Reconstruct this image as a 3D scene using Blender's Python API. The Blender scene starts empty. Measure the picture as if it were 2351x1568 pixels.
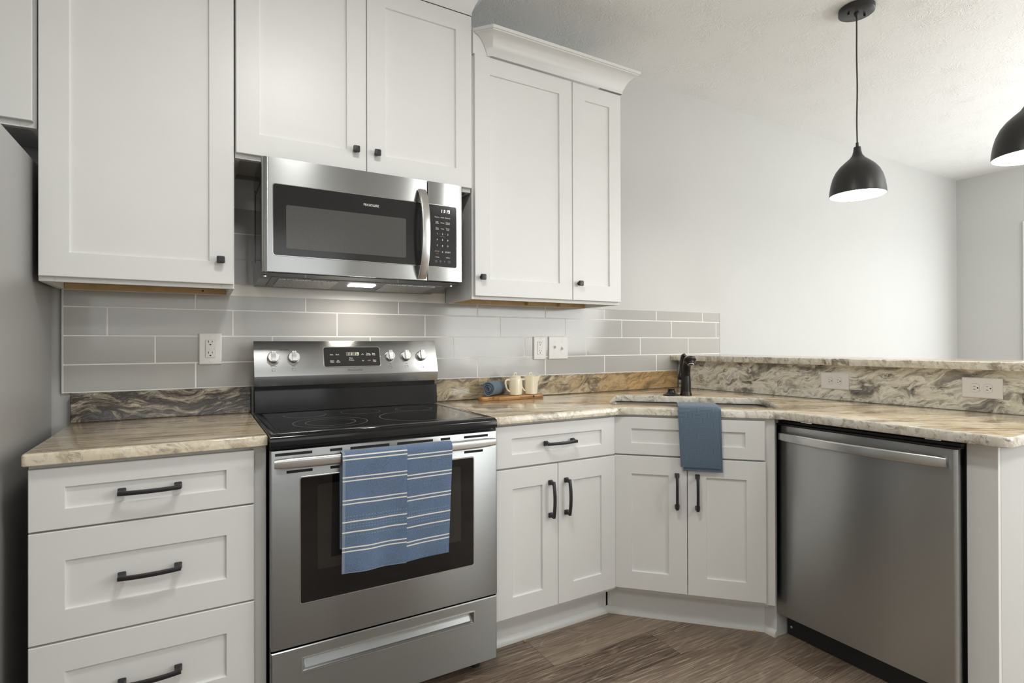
import bpy, bmesh, math, random
from mathutils import Vector, Matrix
random.seed(7)
S = bpy.context.scene
COL = S.collection
R = math.radians

# ------------------------------------------------------------------ camera
F_PX, YAW, PITCH, ROLL = 1251.3, 0.5220, 0.0032, -0.0027
cam_d = bpy.data.cameras.new('camera')
cam_d.sensor_width = 36.0
cam_d.lens = 36.0 * F_PX / 2351.0
cam_d.clip_start = 0.02
cam = bpy.data.objects.new('camera', cam_d)
COL.objects.link(cam)
_f = Vector((math.sin(YAW) * math.cos(PITCH), math.cos(YAW) * math.cos(PITCH), math.sin(PITCH)))
_r0 = Vector((math.cos(YAW), -math.sin(YAW), 0))
_u0 = _r0.cross(_f)
_r = math.cos(ROLL) * _r0 + math.sin(ROLL) * _u0
_u = -math.sin(ROLL) * _r0 + math.cos(ROLL) * _u0
cam.matrix_world = Matrix(((_r.x, _u.x, -_f.x, 0.83), (_r.y, _u.y, -_f.y, -2.4016), (_r.z, _u.z, -_f.z, 1.1881), (0, 0, 0, 1)))
S.camera = cam

# ------------------------------------------------------------------ view, world, lights
S.view_settings.view_transform = 'Standard'
S.view_settings.look = 'None'
S.view_settings.gamma = 1.0
S.view_settings.use_curve_mapping = False
S.view_settings.exposure = 0.10
S.cycles.use_denoising = True
S.cycles.max_bounces = 10
S.cycles.diffuse_bounces = 5
S.cycles.glossy_bounces = 5
S.cycles.sample_clamp_indirect = 6.0
S.cycles.caustics_reflective = False
S.cycles.caustics_refractive = False
W = bpy.data.worlds.new('world')
S.world = W
W.use_nodes = True
W.node_tree.nodes['Background'].inputs[0].default_value = (0.95, 0.975, 1.0, 1)
W.node_tree.nodes['Background'].inputs[1].default_value = 1.0


def area(name, loc, rot, sx, sy, power, color, shape='RECTANGLE', spread=180):
    l = bpy.data.lights.new(name, 'AREA')
    l.shape = shape
    l.size = sx
    if shape in ('RECTANGLE', 'ELLIPSE'):
        l.size_y = sy
    l.energy = power
    l.color = color
    l.spread = R(spread)
    o = bpy.data.objects.new(name, l)
    o.location = loc
    o.rotation_euler = rot
    COL.objects.link(o)
    return o


DAY = (0.978, 1.0, 0.99)
WARM = (1.0, 0.995, 0.955)
# daylight through the glass door of the dining end and the windows behind the camera
area('daylight_dining', (7.08, -1.6, 1.35), (0, R(90), 0), 1.7, 2.0, 44, DAY)
area('daylight_front', (4.9, -4.18, 1.55), (R(68), 0, 0), 2.6, 1.5, 74, DAY)
area('daylight_kitchen', (0.95, -4.18, 1.7), (R(66), 0, 0), 2.4, 1.2, 8, DAY)
# kitchen ceiling fixture
area('ceiling_lamp', (1.23, -1.52, 2.66), (0, 0, 0), 0.32, 0.32, 14, WARM, 'DISK')
area('added_fill_rear', (3.15, -3.2, 2.66), (0, 0, 0), 0.45, 0.45, 19, WARM, 'DISK')  # added overhead fill behind the camera, no known fixture there
area('added_fill_side', (0.25, -3.3, 2.66), (0, 0, 0), 0.45, 0.45, 11, WARM, 'DISK')  # second added overhead fill, lifts the floor and counters
area('added_ceiling_fill', (5.4, -2.9, 1.76), (R(180), 0, 0), .36, .36, 72, WARM, 'DISK')  # added fill aimed upward to brighten the ceiling


# ------------------------------------------------------------------ materials
class NT:
    def __init__(self, name):
        self.m = bpy.data.materials.new(name)
        self.m.use_nodes = True
        self.t = self.m.node_tree
        self.b = self.t.nodes['Principled BSDF']

    def n(self, typ, **kw):
        nd = self.t.nodes.new('ShaderNode' + typ)
        for k, v in kw.items():
            if k.startswith('i_'):
                key = k[2:]
                nd.inputs[int(key) if key.isdigit() else key.replace('_', ' ')].default_value = v
            else:
                setattr(nd, k, v)
        return nd

    def l(self, a, b):
        self.t.links.new(a, b)

    def math(self, op, a, b=None, c=None):
        nd = self.n('Math', operation=op)
        for i, v in enumerate((a, b, c)):
            if v is None:
                continue
            if isinstance(v, (int, float)):
                nd.inputs[i].default_value = v
            else:
                self.l(v, nd.inputs[i])
        return nd.outputs[0]

    def vmath(self, op, a, b=None):
        nd = self.n('VectorMath', operation=op)
        for i, v in enumerate((a, b)):
            if v is None:
                continue
            if isinstance(v, tuple):
                nd.inputs[i].default_value = v
            else:
                self.l(v, nd.inputs[i])
        return nd.outputs[0]

    def ramp(self, fac, stops, interp='LINEAR'):
        nd = self.n('ValToRGB')
        cr = nd.color_ramp
        cr.interpolation = interp
        while len(cr.elements) < len(stops):
            cr.elements.new(0.5)
        for e, (p, c) in zip(cr.elements, stops):
            e.position = p
            e.color = (c[0], c[1], c[2], 1) if not isinstance(c, (int, float)) else (c, c, c, 1)
        self.l(fac, nd.inputs[0])
        return nd.outputs[0]

    def mix(self, fac, a, b, blend='MIX'):
        nd = self.n('Mix', data_type='RGBA', blend_type=blend)
        for i, v in ((0, fac), (6, a), (7, b)):
            if isinstance(v, (int, float)):
                nd.inputs[i].default_value = v
            elif isinstance(v, tuple):
                nd.inputs[i].default_value = (v[0], v[1], v[2], 1)
            else:
                self.l(v, nd.inputs[i])
        return nd.outputs[2]

    def noise(self, vec, scale, detail=3, rough=0.5, dist=0.0):
        nd = self.n('TexNoise')
        nd.inputs['Scale'].default_value = scale
        nd.inputs['Detail'].default_value = detail
        nd.inputs['Roughness'].default_value = rough
        nd.inputs['Distortion'].default_value = dist
        if vec is not None:
            self.l(vec, nd.inputs['Vector'])
        return nd

    def mapping(self, vec, scale=(1, 1, 1), rot=(0, 0, 0), loc=(0, 0, 0)):
        nd = self.n('Mapping')
        nd.inputs['Scale'].default_value = scale
        nd.inputs['Rotation'].default_value = rot
        nd.inputs['Location'].default_value = loc
        self.l(vec, nd.inputs['Vector'])
        return nd.outputs[0]

    def pos(self):
        return self.n('NewGeometry').outputs['Position']

    def bump(self, h, strength=0.2, dist=0.001):
        nd = self.n('Bump')
        nd.inputs['Strength'].default_value = strength
        nd.inputs['Distance'].default_value = dist
        self.l(h, nd.inputs['Height'])
        self.l(nd.outputs[0], self.b.inputs['Normal'])


def plain(name, col, rough=0.5, metal=0.0, spec=0.5, coat=0.0, grain=0.0, gscale=60):
    t = NT(name)
    b = t.b
    b.inputs['Base Color'].default_value = (*col, 1)
    b.inputs['Roughness'].default_value = rough
    b.inputs['Metallic'].default_value = metal
    b.inputs['Specular IOR Level'].default_value = spec
    b.inputs['Coat Weight'].default_value = coat
    nz = t.noise(t.pos(), gscale, 4, 0.6)
    if grain:
        c0 = tuple(max(0, c * (1 - grain)) for c in col)
        c1 = tuple(min(1, c * (1 + grain)) for c in col)
        t.l(t.ramp(nz.outputs[0], [(0.3, c0), (0.7, c1)]), b.inputs['Base Color'])
    r = t.math('MULTIPLY_ADD', nz.outputs[0], 0.06, rough - 0.03)
    t.l(r, b.inputs['Roughness'])
    return t.m


M = {}
M['cabinet'] = plain('cabinet_white_paint', (0.774, 0.777, 0.769), 0.36, spec=0.4, grain=0.01, gscale=9)
M['trim'] = plain('trim_white_paint', (0.79, 0.797, 0.793), 0.4, grain=0.01)
M['black'] = plain('matte_black_metal', (0.016, 0.016, 0.017), 0.38, spec=0.5)
M['bronze'] = plain('oil_rubbed_bronze', (0.022, 0.018, 0.016), 0.3, metal=0.35, spec=0.6)
M['enamel'] = plain('black_enamel', (0.008, 0.008, 0.009), 0.10, spec=0.38)
M['plastic_black'] = plain('black_plastic', (0.02, 0.02, 0.021), 0.45)
M['plastic_white'] = plain('white_plastic', (0.82, 0.81, 0.80), 0.3)
M['slot'] = plain('dark_slot', (0.02, 0.018, 0.016), 0.7)
M['dark'] = plain('dark_cavity', (0.012, 0.012, 0.012), 0.8)
M['chrome'] = plain('bright_metal', (0.80, 0.79, 0.77), 0.16, metal=1, gscale=2)
M['print_dark'] = plain('dark_print', (0.05, 0.05, 0.05), 0.5)
M['grey_print'] = plain('grey_print', (0.30, 0.30, 0.30), 0.5)
M['orange_print'] = plain('dull_red_print', (0.50, 0.30, 0.24), 0.5)
M['cream'] = plain('cream_glaze', (0.86, 0.79, 0.62), 0.14, spec=0.6, grain=0.02, gscale=20)
M['shade_black'] = plain('pendant_black', (0.020, 0.020, 0.020), 0.36)
M['shade_white'] = plain('pendant_white_lining', (0.88, 0.87, 0.85), 0.5)
M['wood_rail'] = plain('pale_birch', (0.55, 0.38, 0.19), 0.55, grain=0.10, gscale=30)
M['grout'] = plain('grout', (0.90, 0.89, 0.87), 0.75, grain=0.03, gscale=200)
M['tile_trim'] = plain('tile_edge_trim', (0.62, 0.61, 0.59), 0.3)
M['frig_grey'] = plain('fridge_side_grey', (0.40, 0.397, 0.39), 0.36, metal=0.25, grain=0.03, gscale=400)
M['vent_grey'] = plain('vent_grey', (0.22, 0.22, 0.22), 0.4, metal=0.6)
M['lcd'] = plain('lcd_grey', (0.10, 0.10, 0.085), 0.3)
M['crumb'] = plain('chip_tan', (0.5, 0.33, 0.16), 0.8)


def emit(name, col, strength):
    t = NT(name)
    t.b.inputs['Base Color'].default_value = (*col, 1)
    t.b.inputs['Emission Color'].default_value = (*col, 1)
    t.b.inputs['Emission Strength'].default_value = strength
    return t.m


M['print_white'] = emit('emissive_white_print', (0.75, 0.75, 0.73), 0.15)  # print given slight emission: key labels, oven display words, door logo
M['digit_white'] = emit('clock_digits', (1.0, 1.0, 0.97), 1.6)
M['digit_green'] = emit('oven_clock_digits', (0.80, 0.88, 0.62), 0.45)
M['lamp'] = emit('lamp_lens', (1.0, 0.96, 0.88), 14.0)
M['bulb'] = emit('bulb_glow', (1.0, 0.95, 0.86), 9.0)
M['fixture'] = emit('fixture_glow', (1.0, 0.95, 0.86), 4.0)


def steel(name, col, rough, tangent=(0, 0, 1), aniso=0.82):
    t = NT(name)
    b = t.b
    b.inputs['Metallic'].default_value = 1.0
    st = (4, 4, 1400)
    nz = t.noise(t.mapping(t.pos(), st), 1.0, 3, 0.6)
    c0 = tuple(c * 0.98 for c in col)
    c1 = tuple(min(1, c * 1.02) for c in col)
    t.l(t.ramp(nz.outputs[0], [(0.35, c0), (0.65, c1)]), b.inputs['Base Color'])
    t.l(t.math('MULTIPLY_ADD', nz.outputs[0], 0.03, rough - 0.015), b.inputs['Roughness'])
    b.inputs['Anisotropic'].default_value = aniso
    cb = t.n('CombineXYZ')
    for i in range(3):
        cb.inputs[i].default_value = tangent[i]
    t.l(cb.outputs[0], b.inputs['Tangent'])
    return t.m


M['steel'] = steel('brushed_steel', (0.405, 0.412, 0.408), 0.22)
M['steel_range'] = steel('brushed_steel_range', (0.362, 0.373, 0.372), 0.34)
M['steel_dw'] = steel('brushed_steel_dishwasher', (0.475, 0.487, 0.485), 0.31)
M['steel_bar'] = plain('satin_steel', (0.66, 0.658, 0.645), 0.27, metal=1, gscale=2)
M['steel_sink'] = plain('sink_steel', (0.26, 0.24, 0.21), 0.35, metal=1)


def wall_mat(name, col, bump=0.12, rough=0.6):
    t = NT(name)
    t.b.inputs['Roughness'].default_value = rough
    p = t.pos()
    nz = t.noise(p, 3, 2)
    c0 = tuple(c * 0.985 for c in col)
    t.l(t.ramp(nz.outputs[0], [(0.3, c0), (0.7, col)]), t.b.inputs['Base Color'])
    n2 = t.noise(p, 260, 3, 0.6)
    t.bump(n2.outputs[0], bump, 0.0008)
    return t.m


M['wall'] = wall_mat('wall_greige_paint', (0.572, 0.575, 0.566))
M['wall_end'] = wall_mat('wall_end_paint', (0.572, 0.575, 0.566))


def ceiling_mat():
    t = NT('stomped_ceiling')
    t.b.inputs['Base Color'].default_value = (0.855, 0.862, 0.858, 1)
    t.b.inputs['Roughness'].default_value = 0.8
    p = t.pos()
    hs = []
    for k, (sc, off) in enumerate(((3.6, (0, 0, 0)), (4.4, (3.3, 1.7, 0)))):
        pm = t.mapping(p, (sc, sc, 0.0), (0, 0, 0.3 + k), off)
        v = t.n('TexVoronoi', feature='F1', voronoi_dimensions='2D')
        v.inputs['Scale'].default_value = 1.0
        v.inputs['Randomness'].default_value = 0.9
        t.l(pm, v.inputs['Vector'])
        d = t.vmath('SUBTRACT', pm, v.outputs['Position'])
        sx = t.n('SeparateXYZ')
        t.l(d, sx.inputs[0])
        ang = t.math('ARCTAN2', sx.outputs[1], sx.outputs[0])
        rad = v.outputs['Distance']
        sc2 = t.n('SeparateColor')
        t.l(v.outputs['Color'], sc2.inputs[0])
        cx = t.n('CombineXYZ')
        t.l(t.math('MULTIPLY', ang, 3.4), cx.inputs[0])
        t.l(t.math('MULTIPLY', rad, 5.5), cx.inputs[1])
        t.l(t.math('MULTIPLY', sc2.outputs[0], 60.0), cx.inputs[2])
        nz = t.noise(cx.outputs[0], 1.15, 2, 0.5, 0.5)
        rid = t.ramp(nz.outputs[0], [(0.42, 0.0), (0.50, 1.0), (0.58, 0.0)])
        fade = t.ramp(rad, [(0.02, 0.6), (0.15, 1.0), (0.75, 0.25)])
        hs.append(t.math('MULTIPLY', rid, fade))
    h = t.math('MAXIMUM', hs[0], hs[1])
    patch = t.noise(p, 5.5, 2, 0.5)
    h = t.math('MULTIPLY', h, t.ramp(patch.outputs[0], [(0.38, 0.15), (0.62, 1.0)]))
    fine = t.noise(p, 90, 3, 0.6)
    h = t.math('MULTIPLY_ADD', fine.outputs[0], 0.06, h)
    t.bump(h, 0.42, 0.004)
    return t.m


M['ceiling'] = ceiling_mat()


def tile_mat():
    t = NT('grey_glazed_tile')
    t.b.inputs['Roughness'].default_value = 0.10
    t.b.inputs['Specular IOR Level'].default_value = 0.5
    at = t.n('Attribute', attribute_name='tone')
    p = t.pos()
    nz = t.noise(p, 5, 2)
    c = t.ramp(at.outputs['Fac'], [(0.0, (0.465, 0.458, 0.446)), (1.0, (0.485, 0.478, 0.466))])
    t.l(c, t.b.inputs['Base Color'])
    n2 = t.noise(p, 14, 2, 0.5)
    t.bump(n2.outputs[0], 0.12, 0.002)
    return t.m


M['tile'] = tile_mat()


def floor_mat():
    t = NT('vinyl_plank_floor')
    t.b.inputs['Roughness'].default_value = 0.42
    p = t.pos()
    sx = t.n('SeparateXYZ')
    t.l(p, sx.inputs[0])
    PW, PL = 0.182, 1.22
    yy = t.math('DIVIDE', t.math('ADD', sx.outputs[1], 10.015), PW)
    row = t.math('FLOOR', yy)
    wn = t.n('TexWhiteNoise', noise_dimensions='1D')
    t.l(row, wn.inputs['W'])
    xx = t.math('ADD', t.math('DIVIDE', t.math('ADD', sx.outputs[0], 10.0), PL), wn.outputs[0])
    colm = t.math('FLOOR', xx)
    idv = t.n('CombineXYZ')
    t.l(row, idv.inputs[0])
    t.l(colm, idv.inputs[1])
    w2 = t.n('TexWhiteNoise', noise_dimensions='3D')
    t.l(idv.outputs[0], w2.inputs['Vector'])
    off = t.vmath('MULTIPLY', w2.outputs['Color'], (7, 7, 7))
    q = t.vmath('ADD', p, off)
    # cathedral grain: rings of a distorted, stretched noise
    base = t.noise(t.mapping(q, (0.9, 5.0, 1)), 1.3, 2, 0.4, 0.3)
    rings = t.math('FRACT', t.math('MULTIPLY', base.outputs[0], 9.0))
    ringc = t.ramp(rings, [(0.0, 0.75), (0.10, 0.40), (0.5, 0.55), (0.92, 0.46), (1.0, 0.75)])
    fine = t.noise(t.mapping(q, (5, 130, 1)), 1.0, 5, 0.65, 0.4)
    big = t.noise(t.mapping(q, (1.2, 4, 1)), 1.0, 3, 0.5)
    streak = t.noise(t.mapping(q, (7, 220, 1)), 1.0, 3, 0.6)
    g = t.math('ADD', t.math('MULTIPLY', fine.outputs[0], 0.50), t.math('MULTIPLY', ringc, 0.34))
    g = t.math('ADD', g, t.math('MULTIPLY', big.outputs[0], 0.30))
    g = t.math('ADD', g, t.math('MULTIPLY_ADD', w2.outputs[0], 0.20, -0.15))
    c = t.ramp(g, [(0.34, (0.070, 0.046, 0.031)), (0.47, (0.180, 0.132, 0.096)), (0.58, (0.265, 0.202, 0.152)), (0.75, (0.40, 0.32, 0.25))])
    lt = t.ramp(streak.outputs[0], [(0.57, 0.0), (0.63, 0.65)])
    c = t.mix(lt, c, (0.47, 0.38, 0.29))
    # knots
    kv = t.n('TexVoronoi', feature='F1')
    kv.inputs['Scale'].default_value = 1.0
    t.l(t.mapping(q, (1.1, 2.6, 0)), kv.inputs['Vector'])
    kn = t.ramp(kv.outputs['Distance'], [(0.015, 0.85), (0.055, 0.0)])
    c = t.mix(kn, c, (0.045, 0.03, 0.02))
    fy = t.math('FRACT', yy)
    fx = t.math('FRACT', xx)
    s1 = t.math('LESS_THAN', t.math('MULTIPLY', t.math('MINIMUM', fy, t.math('SUBTRACT', 1.0, fy)), PW), 0.0009)
    s2 = t.math('LESS_THAN', t.math('MULTIPLY', t.math('MINIMUM', fx, t.math('SUBTRACT', 1.0, fx)), PL), 0.0009)
    seam = t.math('MAXIMUM', s1, s2)
    c = t.mix(t.math('MULTIPLY', seam, 0.7), c, (0.05, 0.035, 0.025))
    t.l(c, t.b.inputs['Base Color'])
    h = t.math('SUBTRACT', t.math('MULTIPLY', fine.outputs[0], 0.3), seam)
    t.bump(h, 0.25, 0.001)
    return t.m


M['floor'] = floor_mat()


def granite(name, stops, stretch, rot, seed, s1=1.0, warp=0.35, dark=(0.045, 0.035, 0.028), damt=0.8, dlo=0.56, dhi=0.66,
            light=(0.80, 0.76, 0.66), lamt=0.7, llo=0.60, lhi=0.70, speck=0.6, rough=0.10, warm_x=None):
    t = NT(name)
    t.b.inputs['Roughness'].default_value = rough
    t.b.inputs['Specular IOR Level'].default_value = 0.55
    p = t.pos()
    q0 = t.mapping(p, (1, 1, 1), rot, seed)
    wn = t.noise(q0, 4.0, 3, 0.55)
    w = t.vmath('MULTIPLY', t.vmath('SUBTRACT', wn.outputs['Color'], (0.5, 0.5, 0.5)), (warp, warp * 0.5, warp * 0.5))
    q = t.mapping(t.vmath('ADD', q0, w), stretch)
    n1 = t.noise(q, s1, 10, 0.64, 0.9)
    c = t.ramp(n1.outputs[0], [(0.5 + (a - 0.52) * 0.72, k) for a, k in stops])
    nl = t.noise(t.mapping(q, (1.15, 1.15, 1.15), (0, 0, 0), (5, 9, 2)), s1 * 1.4, 8, 0.6, 1.0)
    fl = t.ramp(nl.outputs[0], [(llo, 0.0), (lhi, lamt)])
    c = t.mix(fl, c, light)
    nd = t.noise(t.mapping(q, (0.9, 1.2, 1.3), (0, 0, 0), (11, 3, 7)), s1 * 1.7, 12, 0.72, 1.2)
    fd = t.ramp(nd.outputs[0], [(dlo, 0.0), (dhi, damt)])
    grain = t.noise(p, 210, 3, 0.7)
    fg = t.ramp(grain.outputs[0], [(0.42, 0.45), (0.60, 1.0)])
    c = t.mix(t.math('MULTIPLY', fd, fg), c, dark)
    sp = t.noise(p, 480, 2, 0.5)
    fs = t.math('MULTIPLY', t.ramp(sp.outputs[0], [(0.64, 0.0), (0.70, speck)]), t.ramp(nd.outputs[0], [(0.42, 0.0), (0.56, 1.0)]))
    c = t.mix(fs, c, dark)
    if warm_x:
        sxx = t.n('SeparateXYZ')
        t.l(p, sxx.inputs[0])
        wv = t.noise(p, 5.0, 3, 0.6)
        k = t.math('MULTIPLY_ADD', t.math('SUBTRACT', wv.outputs[0], 0.5), 0.9, sxx.outputs[0])
        tint, addc = ((1.0, 0.74, 0.44), (0.60, 0.42, 0.20)) if warm_x[1] > warm_x[0] else ((1.0, 0.92, 0.77), (0.60, 0.53, 0.40))
        fw = t.ramp(t.math('MULTIPLY_ADD', k, 1.0 / (warm_x[1] - warm_x[0]), -warm_x[0] / (warm_x[1] - warm_x[0])), [(0.0, 0.0), (1.0, 0.75)])
        c = t.mix(fw, c, tint, 'MULTIPLY')
        c = t.mix(fw, c, t.mix(0.35, c, addc))
    t.l(c, t.b.inputs['Base Color'])
    return t.m


TAN = [(0.28, (0.16, 0.125, 0.088)), (0.40, (0.33, 0.26, 0.18)), (0.50, (0.52, 0.41, 0.265)), (0.60, (0.68, 0.56, 0.38)), (0.74, (0.45, 0.43, 0.38))]
M['gr_left'] = granite('granite_streaked_top', TAN, (2.2, 44, 44), (0, 0, 0.05), (1, 2, 3), 1.0, 0.08, dlo=0.53, dhi=0.66, damt=0.75, llo=0.56, lhi=.66)
M['gr_main'] = granite('granite_wavy_top', TAN, (3.0, 17, 17), (0, 0, 0.42), (4, 2, 1), 1.0, 0.25, dlo=0.56, dhi=0.70, damt=0.65, llo=0.55, lhi=.66)
M['gr_edge'] = granite('granite_polished_edge', [(0.30, (0.28, 0.26, 0.22)), (0.45, (0.52, 0.48, 0.40)), (0.55, (0.72, 0.67, 0.57)), (0.7, (0.66, 0.64, 0.58))],
                       (20, 20, 11), (0.3, 0.6, 0), (7, 1, 5), 1.0, 0.12, dlo=0.55, dhi=0.66, damt=0.85, light=(0.84, 0.82, 0.75), llo=0.50, lhi=0.57, warm_x=(2.7, 1.6))
M['gr_dark'] = granite('granite_dark_wave', [(0.32, (0.026, 0.028, 0.032)), (0.42, (0.125, 0.13, 0.138)), (0.50, (0.052, 0.042, 0.034)), (0.58, (0.20, 0.178, 0.150)), (0.70, (0.52, 0.46, 0.36))],
                       (4.5, 22, 30), (0, 0.07, 0), (2.4, 3, 1.13), 1.0, 0.34, dlo=0.46, dhi=0.56, damt=0.9, light=(0.44, 0.42, 0.375), llo=0.55, lhi=0.66, lamt=0.8)
M['gr_brown'] = granite('granite_brown_wave', [(0.30, (0.07, 0.06, 0.048)), (0.44, (0.20, 0.165, 0.12)), (0.52, (0.36, 0.29, 0.20)), (0.60, (0.50, 0.40, 0.25)), (0.72, (0.34, 0.31, 0.26))],
                        (5.0, 15, 19), (0, 0.25, 0), (3, 3, 8), 1.0, 0.35, dlo=0.50, dhi=0.62, damt=0.85, light=(0.60, 0.53, 0.41), llo=0.55, lhi=0.66, lamt=0.7, warm_x=(2.5, 3.2))
M['gr_pale'] = granite('granite_pale_swirl', [(0.30, (0.20, 0.195, 0.185)), (0.42, (0.40, 0.375, 0.32)), (0.50, (0.64, 0.615, 0.53)), (0.60, (0.84, 0.82, 0.73)), (0.74, (0.47, 0.48, 0.47))],
                       (9, 5.4, 16), (0.28, 0, 0), (6, 1, 2), 1.0, 0.36, dlo=0.54, dhi=0.62, damt=0.9, light=(0.90, 0.88, 0.80), llo=0.52, lhi=0.60, lamt=0.85)


def board_mat():
    t = NT('olive_wood')
    t.b.inputs['Roughness'].default_value = 0.4
    p = t.pos()
    n1 = t.noise(t.mapping(p, (7, 40, 60), (0, 0, 0.1)), 1.0, 5, 0.6, 1.2)
    c = t.ramp(n1.outputs[0], [(0.3, (0.16, 0.065, 0.022)), (0.48, (0.38, 0.19, 0.06)), (0.62, (0.52, 0.30, 0.11)), (0.75, (0.25, 0.11, 0.04))])
    t.l(c, t.b.inputs['Base Color'])
    return t.m


M['board'] = board_mat()


def stripe_towel_mat():
    t = NT('blue_striped_terry')
    t.b.inputs['Roughness'].default_value = 0.95
    t.b.inputs['Sheen Weight'].default_value = 0.25
    uv = t.n('UVMap', uv_map='UVMap')
    sx = t.n('SeparateXYZ')
    t.l(uv.outputs[0], sx.inputs[0])
    v = sx.outputs[1]
    m = None
    for c0, wd in ((0.030, .0019), (0.041, .0019), (0.094, .0019), (0.105, .0019), (0.163, .0019), (0.174, .0019), (0.228, .0020), (0.259, .0020), (0.305, .0019), (0.316, .0019)):
        k = t.math('LESS_THAN', t.math('ABSOLUTE', t.math('SUBTRACT', v, c0)), wd)
        m = k if m is None else t.math('MAXIMUM', m, k)
    p = t.pos()
    nz = t.noise(p, 420, 3, 0.7)
    big = t.noise(p, 14, 3, 0.6)
    c = t.ramp(nz.outputs[0], [(0.3, (0.055, 0.090, 0.155)), (0.7, (0.165, 0.235, 0.36))])
    c = t.mix(t.ramp(big.outputs[0], [(0.35, 0.0), (0.65, 0.35)]), c, (0.13, 0.215, 0.37))
    # woven dashes in the hem band
    da = t.math('GREATER_THAN', t.math('FRACT', t.math('MULTIPLY', sx.outputs[0], 110.0)), 0.5)
    dm = None
    for c0 in (0.212, 0.222, 0.238, 0.246, 0.270):
        k = t.math('LESS_THAN', t.math('ABSOLUTE', t.math('SUBTRACT', v, c0)), 0.0012)
        dm = k if dm is None else t.math('MAXIMUM', dm, k)
    c = t.mix(t.math('MULTIPLY', t.math('MULTIPLY', dm, da), 0.5), c, (0.30, 0.38, 0.50))
    sel = t.math('LESS_THAN', sx.outputs[0], 0.008)
    hem = t.math('GREATER_THAN', v, 0.3790)
    c = t.mix(t.math('MULTIPLY', t.math('MAXIMUM', sel, hem), 0.65), c, (0.27, 0.33, 0.42))
    c = t.mix(m, c, (0.80, 0.76, 0.70))
    t.l(c, t.b.inputs['Base Color'])
    t.bump(nz.outputs[0], 0.6, 0.002)
    return t.m


M['towel_striped'] = stripe_towel_mat()


def waffle_mat(name, ca, cb):
    t = NT(name)
    t.b.inputs['Roughness'].default_value = 0.95
    t.b.inputs['Sheen Weight'].default_value = 0.2
    uv = t.n('UVMap', uv_map='UVMap')
    sx = t.n('SeparateXYZ')
    t.l(uv.outputs[0], sx.inputs[0])
    P = 2 * math.pi / 0.0052
    a = t.math('SINE', t.math('MULTIPLY', sx.outputs[0], P))
    b2 = t.math('SINE', t.math('MULTIPLY', sx.outputs[1], P))
    h = t.math('MAXIMUM', a, b2)
    c = t.ramp(t.math('MULTIPLY_ADD', h, 0.5, 0.5), [(0.45, ca), (0.85, cb)])
    nz = t.noise(t.pos(), 500, 2)
    c = t.mix(t.math('MULTIPLY', nz.outputs[0], 0.25), c, ca)
    t.l(c, t.b.inputs['Base Color'])
    t.bump(h, 0.6, 0.0012)
    return t.m


M['waffle'] = waffle_mat('blue_waffle_weave', (0.080, 0.122, 0.172), (0.140, 0.200, 0.270))


def glass_black(name, col, rough, spec=0.5):
    return plain(name, col, rough, spec=spec)


M['oven_glass'] = glass_black('oven_black_glass', (0.008, 0.008, 0.009), 0.06)
M['oven_inner'] = glass_black('oven_window_glass', (0.030, 0.029, 0.027), 0.07)
M['panel_glass'] = glass_black('panel_black_glass', (0.020, 0.020, 0.020), 0.12)


def mw_screen():
    t = NT('microwave_window_screen')
    t.b.inputs['Roughness'].default_value = 0.18
    p = t.pos()
    v = t.n('TexVoronoi', feature='F1')
    v.inputs['Scale'].default_value = 1300
    t.l(p, v.inputs['Vector'])
    c = t.ramp(v.outputs['Distance'], [(0.25, (0.055, 0.053, 0.050)), (0.6, (0.095, 0.092, 0.088))])
    t.l(c, t.b.inputs['Base Color'])
    return t.m


M['mw_screen'] = mw_screen()


def cooktop_mat():
    t = NT('speckled_cooktop_glass')
    t.b.inputs['Roughness'].default_value = 0.09
    t.b.inputs['Specular IOR Level'].default_value = 0.55
    p = t.pos()
    n = t.noise(p, 700, 2, 0.5)
    c = t.ramp(n.outputs[0], [(0.60, (0.013, 0.013, 0.013)), (0.74, (0.10, 0.10, 0.10))])
    sx = t.n('SeparateXYZ')
    t.l(p, sx.inputs[0])
    ring = None
    for cx, cy, r in ((1.225, -.462, .122), (1.225, -.462, .082), (1.178, -.225, .075), (1.388, -.225, .075), (1.545, -.452, .142), (1.602, -.240, .074)):
        d = t.math('SQRT', t.math('ADD', t.math('POWER', t.math('SUBTRACT', sx.outputs[0], cx), 2.0), t.math('POWER', t.math('SUBTRACT', sx.outputs[1], cy), 2.0)))
        k = t.math('LESS_THAN', t.math('ABSOLUTE', t.math('SUBTRACT', d, r)), 0.0010)
        ring = k if ring is None else t.math('MAXIMUM', ring, k)
    c = t.mix(t.math('MULTIPLY', ring, 0.9), c, (0.38, 0.38, 0.37))
    t.l(c, t.b.inputs['Base Color'])
    return t.m


M['cooktop'] = cooktop_mat()


def filter_mat():
    t = NT('grease_filter_mesh')
    t.b.inputs['Metallic'].default_value = 1
    t.b.inputs['Roughness'].default_value = 0.4
    v = t.n('TexVoronoi', feature='F1')
    v.inputs['Scale'].default_value = 260
    t.l(t.pos(), v.inputs['Vector'])
    t.l(t.ramp(v.outputs['Distance'], [(0.2, (0.08, 0.08, 0.08)), (0.6, (0.55, 0.54, 0.52))]), t.b.inputs['Base Color'])
    return t.m


M['filter'] = filter_mat()


# ------------------------------------------------------------------ object helpers
def link(o):
    COL.objects.link(o)
    return o


def thing(name, label, cat, loc=(0, 0, 0), rotz=0.0, group=None):
    o = bpy.data.objects.new(name, None)
    o.empty_display_size = 0.05
    o.location = loc
    o.rotation_euler = (0, 0, rotz)
    tag(o, label, cat, group)
    return link(o)


def tag(o, label, cat, group=None):
    o['label'] = label
    o['category'] = cat
    if group:
        o['group'] = group
    return o


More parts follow.
